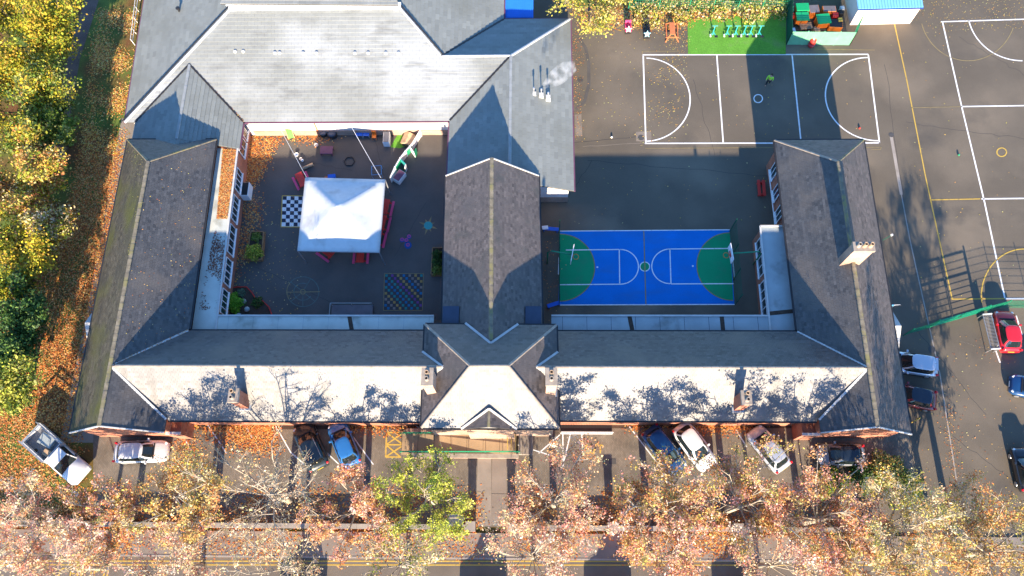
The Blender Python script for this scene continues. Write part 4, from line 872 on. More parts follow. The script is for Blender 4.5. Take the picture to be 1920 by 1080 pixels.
# ------------------------------------------------------------------ cars
def car_parts(root, mat, L=4.1, W=1.76, H=1.5, bonnet=.24, boot=.06, belt=.92, roofmat=None, estate=False):
    """x forward. lower body lofted through stations, glasshouse between belt line and roof outline"""
    st = []; N = 15
    for i in range(N):
        t = -1 + 2 * i / (N - 1); x = t * L / 2
        wv = W / 2 * (1 - .20 * max(0, (abs(t) - .72) / .28) ** 2 * (1.3 if t > 0 else .9))
        f = (t + 1) / 2
        zt = belt
        if f > 1 - bonnet * 1.25: zt = belt - .02 - .2 * ((f - (1 - bonnet * 1.25)) / (bonnet * 1.25)) ** 1.6
        if f > .97: zt = .62
        if f < .03: zt = .72
        elif f < boot * 2.2: zt = belt - .02
        st.append((x, wv, zt))
    vs = []; fs = []; prof = lambda w_, z: [(-.82 * w_, .2), (-.97 * w_, .34), (-w_, .55), (-.985 * w_, z - .16), (-.93 * w_, z - .04), (-.62 * w_, z + .015), (0, z + .03), (.62 * w_, z + .015), (.93 * w_, z - .04), (.985 * w_, z - .16), (w_, .55), (.97 * w_, .34), (.82 * w_, .2)]
    for x, w_, z in st:
        for y, zz in prof(w_, z): vs.append((x, y, zz))
    K = 13
    for i in range(N - 1):
        for j in range(K - 1): fs.append((i * K + j, (i + 1) * K + j, (i + 1) * K + j + 1, i * K + j + 1))
        fs.append((i * K + K - 1, (i + 1) * K + K - 1, (i + 1) * K, i * K))
    fs += [tuple(range(K)), tuple((N - 1) * K + j for j in range(K))[::-1]]
    mb = MB(); mb._add(vs, fs); body = mb.build('body', mat, root, smooth=True)
    # glasshouse
    xb0, xb1 = -L / 2 + L * boot + .06, L / 2 - L * bonnet; xr0, xr1 = xb0 + (.2 if estate else .38), xb1 - .66
    n = 44; e = 5.5
    def ring(x0, x1, hw, z, front=0): 
        out = []
        for i in range(n):
            a = 2 * math.pi * (i + .5) / n; ca, sa = math.cos(a), math.sin(a)
            x = (x0 + x1) / 2 + (x1 - x0) / 2 * math.copysign(abs(ca) ** (2 / e), ca); y = hw * math.copysign(abs(sa) ** (2 / e), sa)
            if ca > 0: x -= .16 * (y / hw) ** 2 * front
            else: x += .08 * (y / hw) ** 2
            out.append(Vector((x, y, z)))
        return out
    A = ring(xb0, xb1, W / 2 * .90, belt + .0, 1.0); B = ring(xr0, xr1, W / 2 * .70, H - .06, .8)
    Mid = [a.lerp(b, .55) + Vector((0, math.copysign(.035, a.y), 0)) for a, b in zip(A, B)]
    groups = {'windscreen': MB(), 'rear_window': MB(), 'side_window': MB(), 'side_window2': MB()}; groups.update({'pillar%d' % k: MB() for k in range(6)})
    for i in range(n):
        j = (i + 1) % n; nx, ny = (A[j] - A[i]).y, -(A[j] - A[i]).x; l = math.hypot(nx, ny) or 1; nx /= l; ny /= l
        mx = (A[i].x + A[j].x + B[i].x + B[j].x) / 4
        if abs(nx) > .82: g = 'windscreen' if nx > 0 else 'rear_window'
        elif abs(ny) > .86 and abs((mx - xr0) / (xr1 - xr0) - .46) > .035: g = 'side_window' if ny > 0 else 'side_window2'
        else: g = 'pillar%d' % ((0 if ny > 0 else 3) + (0 if abs(nx) < .5 else 1 if nx > 0 else 2))
        groups[g]._add([A[i], A[j], Mid[j], Mid[i]], [(0, 1, 2, 3)]); groups[g]._add([Mid[i], Mid[j], B[j], B[i]], [(0, 1, 2, 3)])
    for g, mm in groups.items():
        if mm.v: mm.build(g.rstrip('0123456789'), mat if 'pillar' in g else m_cglass, root, smooth=True)
    rings = [B] + [[Vector(((b.x - (xr0 + xr1) / 2) * s + (xr0 + xr1) / 2, b.y * s, H - .06 + dz)) for b in B] for s, dz in ((.95, .022), (.8, .042), (.45, .056))]
    rb = MB(); 
    for k in range(3): rb._add(rings[k] + rings[k + 1], [(i, (i + 1) % n, n + (i + 1) % n, n + i) for i in range(n)])
    rb._add(rings[3] + [Vector(((xr0 + xr1) / 2, 0, H))], [(i, (i + 1) % n, n) for i in range(n)])
    rf = rb.build('roof', roofmat or mat, root, smooth=True)
    MB().tube([(xr0 + .12, 0, H - .03), (xr0 - .02, 0, H + .1)], .012, .006, n=5).build('aerial', m_blackpl, rf)
    for sx in (-1, 1):
        for sy in (-1, 1):
            wx_, wy = sx * L * .31 - .02, sy * (W / 2 - .1)
            wl = MB().lathe([(.2, -.1), (.29, -.1), (.315, -.07), (.315, .07), (.29, .1), (.2, .1)], (wx_, wy, .315), 18, 'y').build('wheel', m_tyre, root, smooth=True)
            MB().lathe([(.02, .0), (.2, .0), (.19, .03), (.02, .05)], (wx_, wy + sy * .085 - (0 if sy > 0 else .05), .315), 12, 'y').build('rim', m_rim, wl)
    for sy in (-1, 1):
        MB().beam((L / 2 - .30, sy * W * .36, .68), (L / 2 - .14, sy * W * .29, .64), .3, .15).build('headlight', m_lamp, root, bevel=.03)
        MB().beam((-L / 2 + .05, sy * W * .40, .83), (-L / 2 + .22, sy * W * .42, .87), .17, .2).build('taillight', m_redlamp, root, bevel=.03)
        MB().beam((xb1 - .5, sy * W * .47, belt + .04), (xb1 - .5, sy * (W / 2 + .16), belt + .08), .16, .13).build('wing_mirror', mat, root, bevel=.03)
        MB().beam((-L * .34, sy * W * .494, .38), (L * .34, sy * W * .494, .38), .03, .12).build('sill_trim', m_blackpl, root)
        for hx in (-.08, .16): MB().beam((L * hx - .1, sy * (W / 2 + .005), belt - .2), (L * hx + .1, sy * (W / 2 + .005), belt - .2), .02, .03).build('door_handle', mat, root)
    MB().beam((-L / 2 - .012, -.26, .62), (-L / 2 - .012, .26, .62), .02, .11).build('number_plate', m_plate, root); MB().beam((L / 2 + .005, -.26, .45), (L / 2 + .005, .26, .45), .02, .11).build('number_plate', m_upvc, root)
    MB().beam((L / 2 - .03, -W * .22, .52), (L / 2 - .03, W * .22, .52), .06, .12).build('grille', m_blackpl, root)
    MB().beam((xb1 - .02, -W * .3, belt + .03), (xb1 - .1, W * .25, belt + .05), .025, .02).build('wiper', m_blackpl, root)
    MB().beam((xb1 + .03, -W * .36, belt + .015), (xb1 + .03, W * .36, belt + .015), .1, .03).build('cowl', m_blackpl, root)
    for sy in (-1, 1): MB().tube([(xb1 + .05, sy * W * .395, belt - .005), (L / 2 - L * bonnet * .5, sy * W * .385, belt - .055), (L / 2 - .28, sy * W * .33, belt - .155)], .008, n=4).build('bonnet_seam', m_blackpl, root)
    return xr0, xr1
def car(fr, bk, mat, label, group, z=.8, **kw):
    a, b = at(*fr, z), at(*bk, z); c = (a + b) / 2; rz = math.atan2(a.y - b.y, a.x - b.x)
    t = empty('parked_car', (c.x, c.y, .01), rz, label, 'car', group); kw.setdefault('L', (a - b).length); ex = kw.pop('extra', None)
    x0, x1 = car_parts(t, mat, **kw)
    W = kw.get('W', 1.76); H = kw.get('H', 1.5)
    if ex == 'rails':
        for sy in (-1, 1): MB().tube([(x0 + .1, sy * W * .33, H - .01), (x0 + .2, sy * W * .33, H + .05), (x1 - .2, sy * W * .33, H + .05), (x1 - .1, sy * W * .33, H - .01)], .018).build('roof_rail', m_steel, t)
    if ex == 'spoiler': MB().beam((x0 - .08, -W * .3, H - .07), (x0 - .08, W * .3, H - .07), .22, .04).build('spoiler', mat, t)
    return t
pw = paint('white', (.62, .62, .62)); pmr = paint('maroon', (.2, .01, .018)); pb = paint('blue', (.03, .17, .45), .2); pdb = paint('dark blue', (.01, .06, .17), .2); pblk = paint('black green', (.018, .026, .028)); ps = paint('silver', (.52, .55, .6), .4); pgr = paint('grey', (.20, .21, .22), .3); pr = paint('red', (.55, .012, .02)); pbl = paint('black', (.012, .013, .016)); pgl = M('glass roof', (.012, .02, .035), .08, .05, coat=.5)
CG = 'cars parked round the school'
car((313, 845), (213, 848), pw, 'white car parked sideways below the left gable', CG, W=1.8, H=1.45)
car((563, 796), (600, 878), pblk, 'black-green car parked nose-in left of the blue hatchback', CG, W=1.82, H=1.62, bonnet=.23, estate=True, extra='rails')
car((628, 792), (661, 873), pb, 'bright blue hatchback parked nose-in beside the black-green car', CG, W=1.72, H=1.5, bonnet=.22)
car((1277, 882), (1216, 803), pdb, 'dark blue car left of the white car with dark-edged roof', CG, W=1.8, H=1.6, bonnet=.22, estate=True)
car((1332, 876), (1273, 797), pw, 'white car with dark window surround between the dark blue and silver cars', CG, W=1.8, H=1.5, bonnet=.24)
car((1413, 804), (1472, 879), ps, 'silver car with dark windscreen parked nose-in on its own', CG, W=1.78, H=1.5, bonnet=.2)
car((1535, 852), (1623, 853), pgr, 'grey car with black glass roof below the right gable', CG, W=1.75, H=1.48, roofmat=pgl, bonnet=.22)
car((1668, 675), (1759, 688), ps, 'silver car half under the right wing eaves', CG, W=1.78, H=1.55, bonnet=.22, estate=True, extra='spoiler')
car((1668, 733), (1757, 752), pmr, 'dark red car with black roof half under the right wing eaves', CG, W=1.76, H=1.5, roofmat=pgl, bonnet=.22)
car((1884, 582), (1898, 659), pr, 'bright red hatchback beside the slatted rack', CG, W=1.78, H=1.5, bonnet=.23)
car((1897, 718), (1980, 738), pdb, 'dark blue car cut by the right edge below the red hatchback', CG, W=1.78, H=1.5, bonnet=.22)
car((1917, 838), (1936, 922), pbl, 'black car cut by the right edge beside the long shadow', CG, W=1.8, H=1.5)
for i, x in enumerate((560, 905, 1143, 1388)):
    car((x - 45, 1122), (x + 45, 1122), (pgr, pdb, ps, pbl)[i], ['grey car on the road just below the frame under the bare trees', 'dark blue car on the road just below the frame near the entrance path', 'silver car on the road just below the frame throwing the large rounded shadow', 'black car on the road just below the frame left of the street lamp'][i], 'cars on the road', W=1.78, H=1.55)
# pickup with an open load bed
a, b = at(152, 893, .9), at(62, 812, .9); c = (a + b) / 2; L = (a - b).length
t = empty('pickup_truck', (c.x, c.y, .01), math.atan2(a.y - b.y, a.x - b.x), 'white pickup truck with an open caged load bed at the lower left', 'truck')
W = 1.9
mb = MB(); xs = [L / 2, L / 2 - .15, L / 2 - 1.0, L / 2 - 1.15, L / 2 - 2.9]; zs = [.75, .95, 1.1, 1.12, 1.12]; K = 9; vs = []; fs = []
for x, z in zip(xs, zs):
    w_ = W / 2 * (.86 if x == L / 2 else 1)
    for y, zz in ((-.95 * w_, .35), (-w_, .6), (-w_, z - .15), (-.93 * w_, z - .02), (0, z + .04), (.93 * w_, z - .02), (w_, z - .15), (w_, .6), (.95 * w_, .35)): vs.append((x, y, zz))
for i in range(4):
    for j in range(K - 1): fs.append((i * K + j, i * K + j + 1, (i + 1) * K + j + 1, (i + 1) * K + j))
fs += [tuple(range(K))[::-1], tuple(4 * K + j for j in range(K))]
mb._add(vs, fs); mb.build('cab_body', pw, t, smooth=True)
x0 = L / 2 - 1.2
def q3(name, pts, mat): MB().poly(pts).build(name, mat, t)
Bz, Tz = 1.1, 1.78; f1, f0 = x0, x0 - .65; r1, r0 = L / 2 - 2.85, L / 2 - 2.7
q3('windscreen', [(f1, -.82, Bz), (f1, .82, Bz), (f0, .68, Tz), (f0, -.68, Tz)], m_cglass); q3('rear_window', [(r1, .85, Bz), (r1, -.85, Bz), (r0, -.7, Tz), (r0, .7, Tz)], m_cglass)
for s in (-1, 1):
    q3('side_window', [(f1 - .05, s * .86, Bz), (r1 + .05, s * .87, Bz), (r0, s * .72, Tz), (f0, s * .7, Tz)][::-s], m_cglass)
    MB().beam((f1, s * .86, Bz), (f0, s * .7, Tz), .07, .07).build('pillar', pw, t); MB().beam((f0 + .4, s * .93, 1.15), (f0 + .4, s * 1.15, 1.2), .18, .14).build('wing_mirror', m_blackpl, t)
    MB().beam((L / 2 - .12, s * .62, .78), (L / 2 - .2, s * .85, .82), .2, .16).build('headlight', m_lamp, t)
MB().box(r0 - .05, f0 + .05, -.74, .74, Tz - .02, Tz + .05).build('roof', pw, t, bevel=.04)
bx0, bx1 = -L / 2, L / 2 - 3.0
MB().box(bx0, bx1, -W / 2, W / 2, .55, .7).build('load_floor', m_grey, t)
for s in (-1, 1): MB().box(bx0, bx1, s * W / 2 - .03, s * W / 2 + .03, .71, 1.2).build('bed_side', pw, t)
MB().box(bx0 - .04, bx0 + .02, -W / 2 + .04, W / 2 - .04, .71, 1.2).build('tailgate', pw, t); MB().box(bx1 - .04, bx1 + .02, -W / 2 + .04, W / 2 - .04, .71, 1.5).build('headboard', pw, t)
for s in (-1, 1):
    for z in (1.45, 1.7): MB().beam((bx0, s * W / 2, z), (bx1, s * W / 2, z), .05, .05).build('cage_rail', m_steel, t)
    for k in range(4): x = bx0 + (bx1 - bx0) * k / 3; MB().beam((x, s * W / 2, 1.21), (x, s * W / 2, 1.72), .05, .05).build('cage_post', m_steel, t)
MB().beam((bx0 + .4, -W / 2, 1.74), (bx0 + .4, W / 2, 1.74), .12, .05).build('cage_bar', m_steel, t)
for sx in (-L * .3, L * .3):
    for s in (-1, 1): MB().lathe([(.2, -.12), (.33, -.12), (.37, -.08), (.37, .08), (.33, .12), (.2, .12)], (sx, s * (W / 2 - .1), .37), 16, 'y').build('wheel', m_tyre, t, smooth=True)
def box_in(name, c, sx, sy, sz, rz, mat, label, cat, z=0.0, group=None, bevel=.02):
    return tag(MB().box(-sx / 2, sx / 2, -sy / 2, sy / 2, 0, sz).build(name, mat, None, loc=(c[0], c[1], z), rz=rz, bevel=bevel), label, cat, group)
rz = t.rotation_euler.z; M3 = Matrix.Rotation(rz, 3, 'Z'); base = Vector((c.x, c.y, 0))
for (dx, dy, sx, sy, sz, mm, lb) in ((-1.5, .3, 1.3, .9, .35, m_felt2, 'pale folded sheet in the pickup load bed'), (-.7, -.4, .7, .5, .3, m_palewood, 'timber box in the pickup load bed behind the cab')):
    p = base + M3 @ Vector((dx, dy, 0)); box_in('load_sheet' if mm == m_felt2 else 'timber_box', p, sx, sy, sz, rz + .2, mm, lb, 'sheet' if mm == m_felt2 else 'box', z=.715)
# ------------------------------------------------------------------ fences, gates and walls
def mesh_panel(parent, a, b, h, mat, nv=None, sp=.11, wire=.012, nh=9, name='mesh_panel'):
    a, b = Vector(a), Vector(b); L = (b - a).length; nv = nv or max(2, int(L / sp)); mb = MB(); up_ = Vector((0, 0, 1))
    for i in range(nv + 1): p = a.lerp(b, i / nv); mb.beam(p + up_ * .05, p + up_ * h, wire, wire)
    for k in range(nh): z = .08 + (h - .12) * k / (nh - 1); mb.beam(a + up_ * z, b + up_ * z, wire, wire * 1.3)
    return mb.build(name, mat, parent)
def fence(name, pts, h, mat, label, group=None, step=2.5, post=.06, **kw):
    pts = [Vector((p[0], p[1], 0)) for p in pts]; f = empty(name, pts[0], 0, label, 'fence', group); o = pts[0]
    for i in range(len(pts) - 1):
        a, b = pts[i] - o, pts[i + 1] - o; n = max(1, round((b - a).length / step))
        for k in range(n):
            p, q = a.lerp(b, k / n), a.lerp(b, (k + 1) / n); mesh_panel(f, p, q, h, mat, **kw); MB().beam(p, p + Vector((0, 0, h + .12)), post, post).build('post', mat, f)
    MB().beam(pts[-1] - o, pts[-1] - o + Vector((0, 0, h + .12)), post, post).build('post', mat, f); return f
fence('mesh_fence', [at(1178, 19), at(1290, 21), at(1472, 21)], 2.3, m_green, 'green mesh fence behind the star benches and outdoor gym', sp=.2)
fence('ball_court_fence', [at(1048, 436), at(1048, 572)], 2.6, m_dkgreen, 'dark green mesh fence behind the left basketball hoop', sp=.1)
fence('ball_court_fence', [at(1368, 434), at(1378, 571)], 2.6, m_dkgreen, 'dark green mesh fence behind the right basketball hoop', sp=.1)
fence('yard_fence', [at(1694, 629), at(1741, 615)], 1.9, m_green, 'green mesh fence between the right wing porch and the double gate', sp=.1)
fence('yard_fence', [at(1834, 587), at(1872, 577), at(1990, 578)], 1.9, m_green, 'green mesh fence above the red hatchback', sp=.1)
# double gate
ga, gb = at(1741, 614), at(1834, 587); g = empty('double_gate', ga, math.atan2(gb.y - ga.y, gb.x - ga.x), 'closed green double gate casting a barred shadow on the playground', 'gate'); gl = (gb - ga).length
for x in (0, gl): MB().box(x - .06, x + .06, -.06, .06, 0, 2.05).build('gate_post', m_green, g)
for k in range(2):
    x0, x1 = .1 + k * (gl / 2 - .04), .1 + k * (gl / 2 - .04) + gl / 2 - .18
    lf = MB().beam((x0, 0, .12), (x0, 0, 1.9), .07, .07).beam((x1, 0, .12), (x1, 0, 1.9), .07, .07).beam((x0, 0, .12), (x1, 0, .12), .07, .07).beam((x0, 0, 1.9), (x1, 0, 1.9), .07, .07).beam((x0, 0, 1.25), (x1, 0, 1.25), .07, .07).build('gate_leaf', m_green, g)
    for z in (.32, .5, .68, .86, 1.05, 1.45, 1.67): MB().beam((x0, 0, z), (x1, 0, z), .025, .025).build('gate_bar', m_green, lf)
MB().box(gl / 2 - .14, gl / 2 + .1, -.06, .06, 1.0, 1.22).build('gate_lock', m_gutter, g)
# storage compound
cq = [at(1474, 84), at(1592, 85), at(1640, 4), at(1476, -6)]
fence('compound_fence', [cq[0], cq[1]], 2.0, m_palegreen, 'pale green mesh front fence of the storage compound', sp=.05, wire=.028, step=1.5, nh=24)
fence('compound_fence', [cq[3], cq[0]], 2.0, m_dkgreen, 'dark green mesh side fence of the storage compound beside the turf', sp=.06, wire=.022)
fence('compound_fence', [cq[1], at(1612, 38)], 2.0, m_green, 'green mesh fence between the storage compound and the blue-roofed shed', sp=.1)
cf = at(1474, -10); fence('compound_fence', [at(1476, -8), at(1600, -8)], 2.0, m_green, 'green mesh back fence of the storage compound at the top edge', sp=.08, wire=.02)
def cart(px_, py_, sx, sy, sz, rz, tub, lid, nm, lb, lidm=True, zt=.9):
    p = at(px_, py_, zt); t = empty(nm, (p.x, p.y, .01), rz, lb, 'cart', 'carts in the storage compound')
    MB().box(-sx / 2, sx / 2, -sy / 2, sy / 2, .16, sz).build('tub', tub, t, bevel=.05)
    if lidm: MB().box(-sx / 2 - .05, sx / 2 + .05, -sy / 2 - .05, sy / 2 + .05, sz + .002, sz + .1).build('lid', lid, t, bevel=.03); MB().beam((-sx / 2 - .02, -sy / 2 - .1, sz + .03), (sx / 2 + .02, -sy / 2 - .1, sz + .03), .06, .05).build('handle', lid, t)
    else: MB().box(-sx / 2 + .05, sx / 2 - .05, -sy / 2 + .05, sy / 2 - .05, sz - .02, sz + .02).build('load', lid, t)
    for s in (-1, 1):
        for s2 in (-1, 1): MB().lathe([(.05, -.03), (.1, -.03), (.1, .03), (.05, .03)], (s * (sx / 2 - .12), s2 * (sy / 2 - .1), .1), 10, 'y').build('wheel', m_tyre, t)
m_glid = M('green lid', (0.01, 0.32, 0.11), 0.35, 0.05); m_slab = M('grey tarpaulin', (.13, .12, .13), .7, .15)
cart(1504, 15, 1.15, .8, 1.0, .02, m_orange, m_glid, 'toy_cart', 'green-lidded orange cart at the back of the storage compound'); cart(1504, 32, 1.15, .8, 1.0, .02, m_orange, m_glid, 'toy_cart', 'green-lidded orange cart in front of the back one, by the left fence')
cart(1543, 37, 1.2, .95, 1.05, .1, m_orange, m_glid, 'toy_cart', 'green-lidded cart in the middle of the storage compound'); cart(1526, 18, 1.0, 1.0, 1.0, .05, m_orange, m_slab, 'toy_cart', 'cart under a grey cover at the back of the compound', False); cart(1555, 17, 1.3, .75, .95, 0, m_orange, m_slab, 'toy_cart', 'wide orange cart with a grey top at the back of the compound', False); cart(1568, 42, 1.3, 1.0, .8, -.1, m_orange, m_gutter, 'toy_cart', 'orange cart filled with black crates at the right of the compound', False)
for (px_, py_, s_, mm, lb, hh) in ((1485, 27, .5, m_red, 'red crate against the left fence of the compound', .6), (1484, 17, .5, m_palegreen, 'pale green crate against the left fence of the compound', .6), (1567, 27, .55, m_red, 'red crate behind the cart of black crates', .9), (1578, 22, .45, m_blackpl, 'black bag in the back right of the compound', .8), (1576, 36, .4, m_yellow, 'yellow bag on the right of the compound', .95), (1487, 56, .5, m_upvc, 'white box at the front left of the compound', .5), (1532, 54, .55, m_palewood, 'pale sack at the front of the compound', .4), (1580, 14, .4, m_lamp, 'small white tub in the back right of the compound', .6)):
    p = at(px_, py_, hh); box_in('storage_crate' if 'crate' in lb else 'storage_bag' if 'bag' in lb else 'storage_box', p, s_, s_, hh, random.uniform(-.2, .2), mm, lb, 'crate' if 'crate' in lb else 'bag' if ('bag' in lb or 'sack' in lb) else 'box', .01)
p = at(1512, 48, .5); t = empty('pallet', (p.x, p.y, .3), .1, 'small timber pallet behind the compound front fence', 'pallet')
for k in range(5): MB().box(-.6, .6, -.32 + k * .15, -.22 + k * .15, .1, .13).build('slat', m_palewood, t)
for x in (-.5, 0, .5): MB().box(x - .04, x + .04, -.32, .38, -.28, .099).build('bearer', m_wood, t)
p = at(1523, 80, .5); t = empty('red_play_barrel', (p.x, p.y, 0), .3, 'red barrel standing in front of the compound fence', 'barrel'); MB().lathe([(.26, 0), (.3, .1), (.3, .9), (.26, 1.0), (.1, 1.02)], n=16).build('drum', m_red, t, smooth=True); MB().lathe([(.31, .32), (.33, .35), (.31, .38)], n=16).build('hoop', m_pink, t); MB().lathe([(.1, 1.02), (.1, 1.06), (.02, 1.06)], n=10).build('bung', m_upvc, t)
# shed
sa, sb = at(1593, 47), at(1706, 44); sh = empty('storage_shed', (0, 0, 0), 0, 'cream shed with blue corrugated roof at the top of the playground', 'shed')
dx = (sb - sa); ex = dx.normalized(); ey = Vector((-ex.y, ex.x, 0)); SH = 2.45
mb = MB(); q = [sa, sb, sb + ey * 6, sa + ey * 6]; mb.prism([(v.x, v.y) for v in q], 0, SH); mb.build('wall', m_cream, sh)
m_sblue = M('shed roof blue', (.16, .42, .72), .5, .05)
n_ = 22
for k in range(n_):
    o = sa - ex * .15 + ex * ((dx.length + .3) * (k + .5) / n_); MB().beam(o - ey * .12 + Vector((0, 0, SH + .08)), o + ey * 6 + Vector((0, 0, SH + .6)), (dx.length + .3) / n_ * .6, .06).build('roof_rib', m_sblue, sh)
o = sa + dx / 2; MB().beam(o - ey * .1 + Vector((0, 0, SH + .03)), o + ey * 6 + Vector((0, 0, SH + .55)), dx.length + .3, .05).build('roof_sheet', m_sblue, sh); MB().beam(sa - ex * .15 - ey * .16 + Vector((0, 0, SH - .02)), sb + ex * .15 - ey * .16 + Vector((0, 0, SH - .02)), .1, .1).build('gutter', M('navy gutter', (.02, .05, .2), .5), sh)
# boundary wall with piers and copings
bw = empty('boundary_wall', (0, 0, 0), 0, 'low brick boundary wall with pale coping stones between car park and pavement', 'wall')
yb = at(960, 990).y
for x0, x1 in ((-60, at(885, 990).x), (at(960, 990).x, at(1640, 990).x)):
    MB().box(x0, x1, yb - .13, yb + .13, 0, .7).build('brickwork', m_brick, bw); n = int((x1 - x0) / .9); d = (x1 - x0) / n
    for k in range(n): MB().box(x0 + d * k + .006, x0 + d * (k + 1) - .006, yb - .19, yb + .19, .702, .79 + random.uniform(0, .008)).build('coping_stone', m_kerb, bw)
for k, px_ in enumerate((885, 960, 1145, 1375)):
    p = at(px_, 990); t = empty('gate_pier', (p.x, yb, 0), 0, ['brick gate pier left of the entrance path', 'brick gate pier right of the entrance path', 'brick pier in the boundary wall below the H/T lettering', 'brick pier in the boundary wall below the silver car'][k], 'pier', 'brick piers of the boundary wall')
    MB().box(-.32, .32, -.32, .32, 0, 1.7).build('shaft', m_brick, t); MB().box(-.38, .38, -.38, .38, 1.702, 1.8).build('pier_cap', m_kerb, t); 
# ------------------------------------------------------------------ entrance ramp
er = empty('entrance_ramp', (0, 0, 0), 0, 'brick-walled entrance ramp and steps with green handrails below the small front gable', 'ramp')
x0, x1 = at(752, 830, .4).x, at(968, 830, .4).x; y0, y1 = at(860, 851, .5).y, at(860, 812, .3).y
mb = MB(); mb.prism([(x0, y0), (x1, y0), (x1, y1), (x0, y1)], 0, [.05, .75, .75, .05]); mb.build('ramp_slab', M('tan paving', (0.34, 0.24, 0.14), 0.9, 0.12, 0.8, fine=.1), er)
for k in range(1, 7): x = x0 + (x1 - x0) * k / 7; MB().box(x - .012, x + .012, y0 + .05, y1 - .05, .05 + .7 * (k / 7) + .001, .056 + .7 * (k / 7) + .004).build('joint', m_soil, er)
MB().box(x0 + 1, x1 + .15, y0 - .3, y0 - .02, 0, .55).build('parapet_wall', m_brick2, er); MB().box(x0 + .95, x1 + .2, y0 - .34, y0 + .02, .552, .62).build('parapet_coping', m_ridge, er)
MB().box(x0 + .4, at(845, 812).x, y1 + .02, y1 + .26, 0, .9).build('parapet_wall', m_brick2, er)
for yy, xa, xb in ((y0 + .12, x0, x1 + .3), (y1 - .1, x0 - .1, at(818, 812).x)):
    for z in (1.0, .65): MB().tube([(xa, yy, z), (xb, yy, z + (.35 if xb > 0 else .2))], .03).build('handrail', m_green, er)
    for k in range(8): x = xa + (xb - xa) * k / 7; MB().tube([(x, yy, .1), (x, yy, 1.05 + .3 * k / 7)], .025).build('rail_post', m_green, er)
for px_ in (952, 959, 967): x = at(px_, 830, .9).x; MB().beam((x, y0 + .2, 1.5), (x, y1 + .1, 1.5), .06, .06).build('rail', m_yellow, er)
for k in range(5): MB().box(x1 + .2 + .3 * k, x1 + .48 + .3 * k, y0, y1, 0, .75 - .15 * (k + 1)).build('step', m_flag, er)
# railing and light well on the right of the pavilion
rl = empty('front_railing', (0, 0, 0), 0, 'white railing round the dark light well right of the entrance pavilion', 'railing'); a, b = at(1052, 810, 1.0), at(1150, 810, 1.0)
for z in (.15, 1.0): MB().beam((a.x, a.y, z), (b.x, a.y, z), .05, .05).build('rail', m_upvc, rl)
for k in range(33): x = a.x + (b.x - a.x) * k / 32; MB().beam((x, a.y, .05), (x, a.y, 1.02), .025, .025).build('baluster', m_upvc, rl)
sheet('light_well', [(a.x, a.y + .1), (b.x, a.y + .1), (b.x, a.y + 1.1), (a.x, a.y + 1.1)], .02, m_gutter)
p = at(855, 975, .4); t = empty('cage_trolley', (p.x, p.y, 0), 0, 'small wire cage trolley by the boundary wall left of the entrance path', 'trolley')
for s in (-1, 1): mesh_panel(t, (-.6, s * .4, 0), (.6, s * .4, 0), .8, m_steel, sp=.12, nh=5); mesh_panel(t, (s * .6, -.4, 0), (s * .6, .4, 0), .8, m_steel, sp=.12, nh=5)
MB().box(-.58, .58, -.38, .38, .1, .13).build('floor', m_steel, t)
for k in range(11): MB().beam((-.6 + .12 * k, -.4, .8), (-.6 + .12 * k, .4, .8), .015, .015).build('lid_bar', m_steel, t)
# street lamp over the pavement
p = at(1526, 1045); t = empty('street_lamp', (p.x, p.y, .1), 0, 'slim street lamp with white head over the pavement at the lower right', 'lamp'); top = at(1570, 1050, 5.6)
MB().tube([(0, 0, 0), (0, 0, 5.4)], .07, .05, n=10).build('lamp_post', m_steel, t); MB().tube([(0, 0, 5.4), (top.x - p.x, top.y - p.y + .5, 5.55)], .035).build('arm', m_upvc, t); MB().box(top.x - p.x - .12, top.x - p.x + .12, top.y - p.y - .3, top.y - p.y + .5, 5.45, 5.6).build('lamp_head', m_upvc, t, bevel=.04)

# ------------------------------------------------------------------ basketball hoops, goals
def hoop(bx, tip, label, face):
    b = at(*bx); h = at(*tip, 2.75); t = empty('basketball_hoop', b, math.atan2(h.y - b.y, h.x - b.x), label, 'hoop', 'basketball hoops'); d = math.hypot(h.x - b.x, h.y - b.y)
    MB().tube([(0, 0, 0), (0, 0, 2.6), (.3, 0, 3.05), (d - .5, 0, 3.1)], .06, n=8).build('pole', m_green, t, smooth=True)
    MB().box(d - .5, d - .45, -.75, .75, 2.65, 3.6).build('backboard', m_upvc, t); MB().box(d - .448, d - .443, -.3, .3, 2.8, 3.2).build('target_square', m_red, t)
    MB().tube([(d + .24 * math.cos(k * math.pi / 10) - .16, .24 * math.sin(k * math.pi / 10), 2.75) for k in range(21)], .025, n=6, cap=False).build('rim', m_orange, t)
    MB().beam((d - .45, 0, 2.75), (d - .4, 0, 2.75), .1, .06).build('bracket', m_red, t)
hoop((1026, 494), (1083, 482), 'basketball hoop at the left end of the blue court', 1); hoop((1412, 496), (1358, 479), 'basketball hoop at the right end of the blue court', -1)
for (q, lb) in ((((1017, 427), (1048, 430)), 'blue bench at the upper left corner of the blue court'), (((1029, 573), (1048, 567)), 'blue bench at the lower left corner of the blue court')):
    a, b = at(*q[0], .5), at(*q[1], .5); t = empty('blue_bench', ((a.x + b.x) / 2, (a.y + b.y) / 2, 0), math.atan2(b.y - a.y, b.x - a.x), lb, 'bench'); L = max(1.2, (b - a).length)
    MB().box(-L / 2, L / 2, -.18, .18, .42, .48).build('seat', m_blue, t, bevel=.02); 
    for s in (-1, 1): MB().box(s * L * .4 - .04, s * L * .4 + .04, -.15, .15, 0, .419).build('leg', m_blue, t)
p = at(1022, 427, .52); box_in('white_tray', p, .55, .35, .12, .1, m_upvc, 'small white tray on the end of the upper blue bench', 'tray', .485)
p = at(1428, 352, .45); t = empty('red_bench', (p.x, p.y, 0), math.pi / 2 - .03, 'dark red double bench against the right wing wall', 'bench')
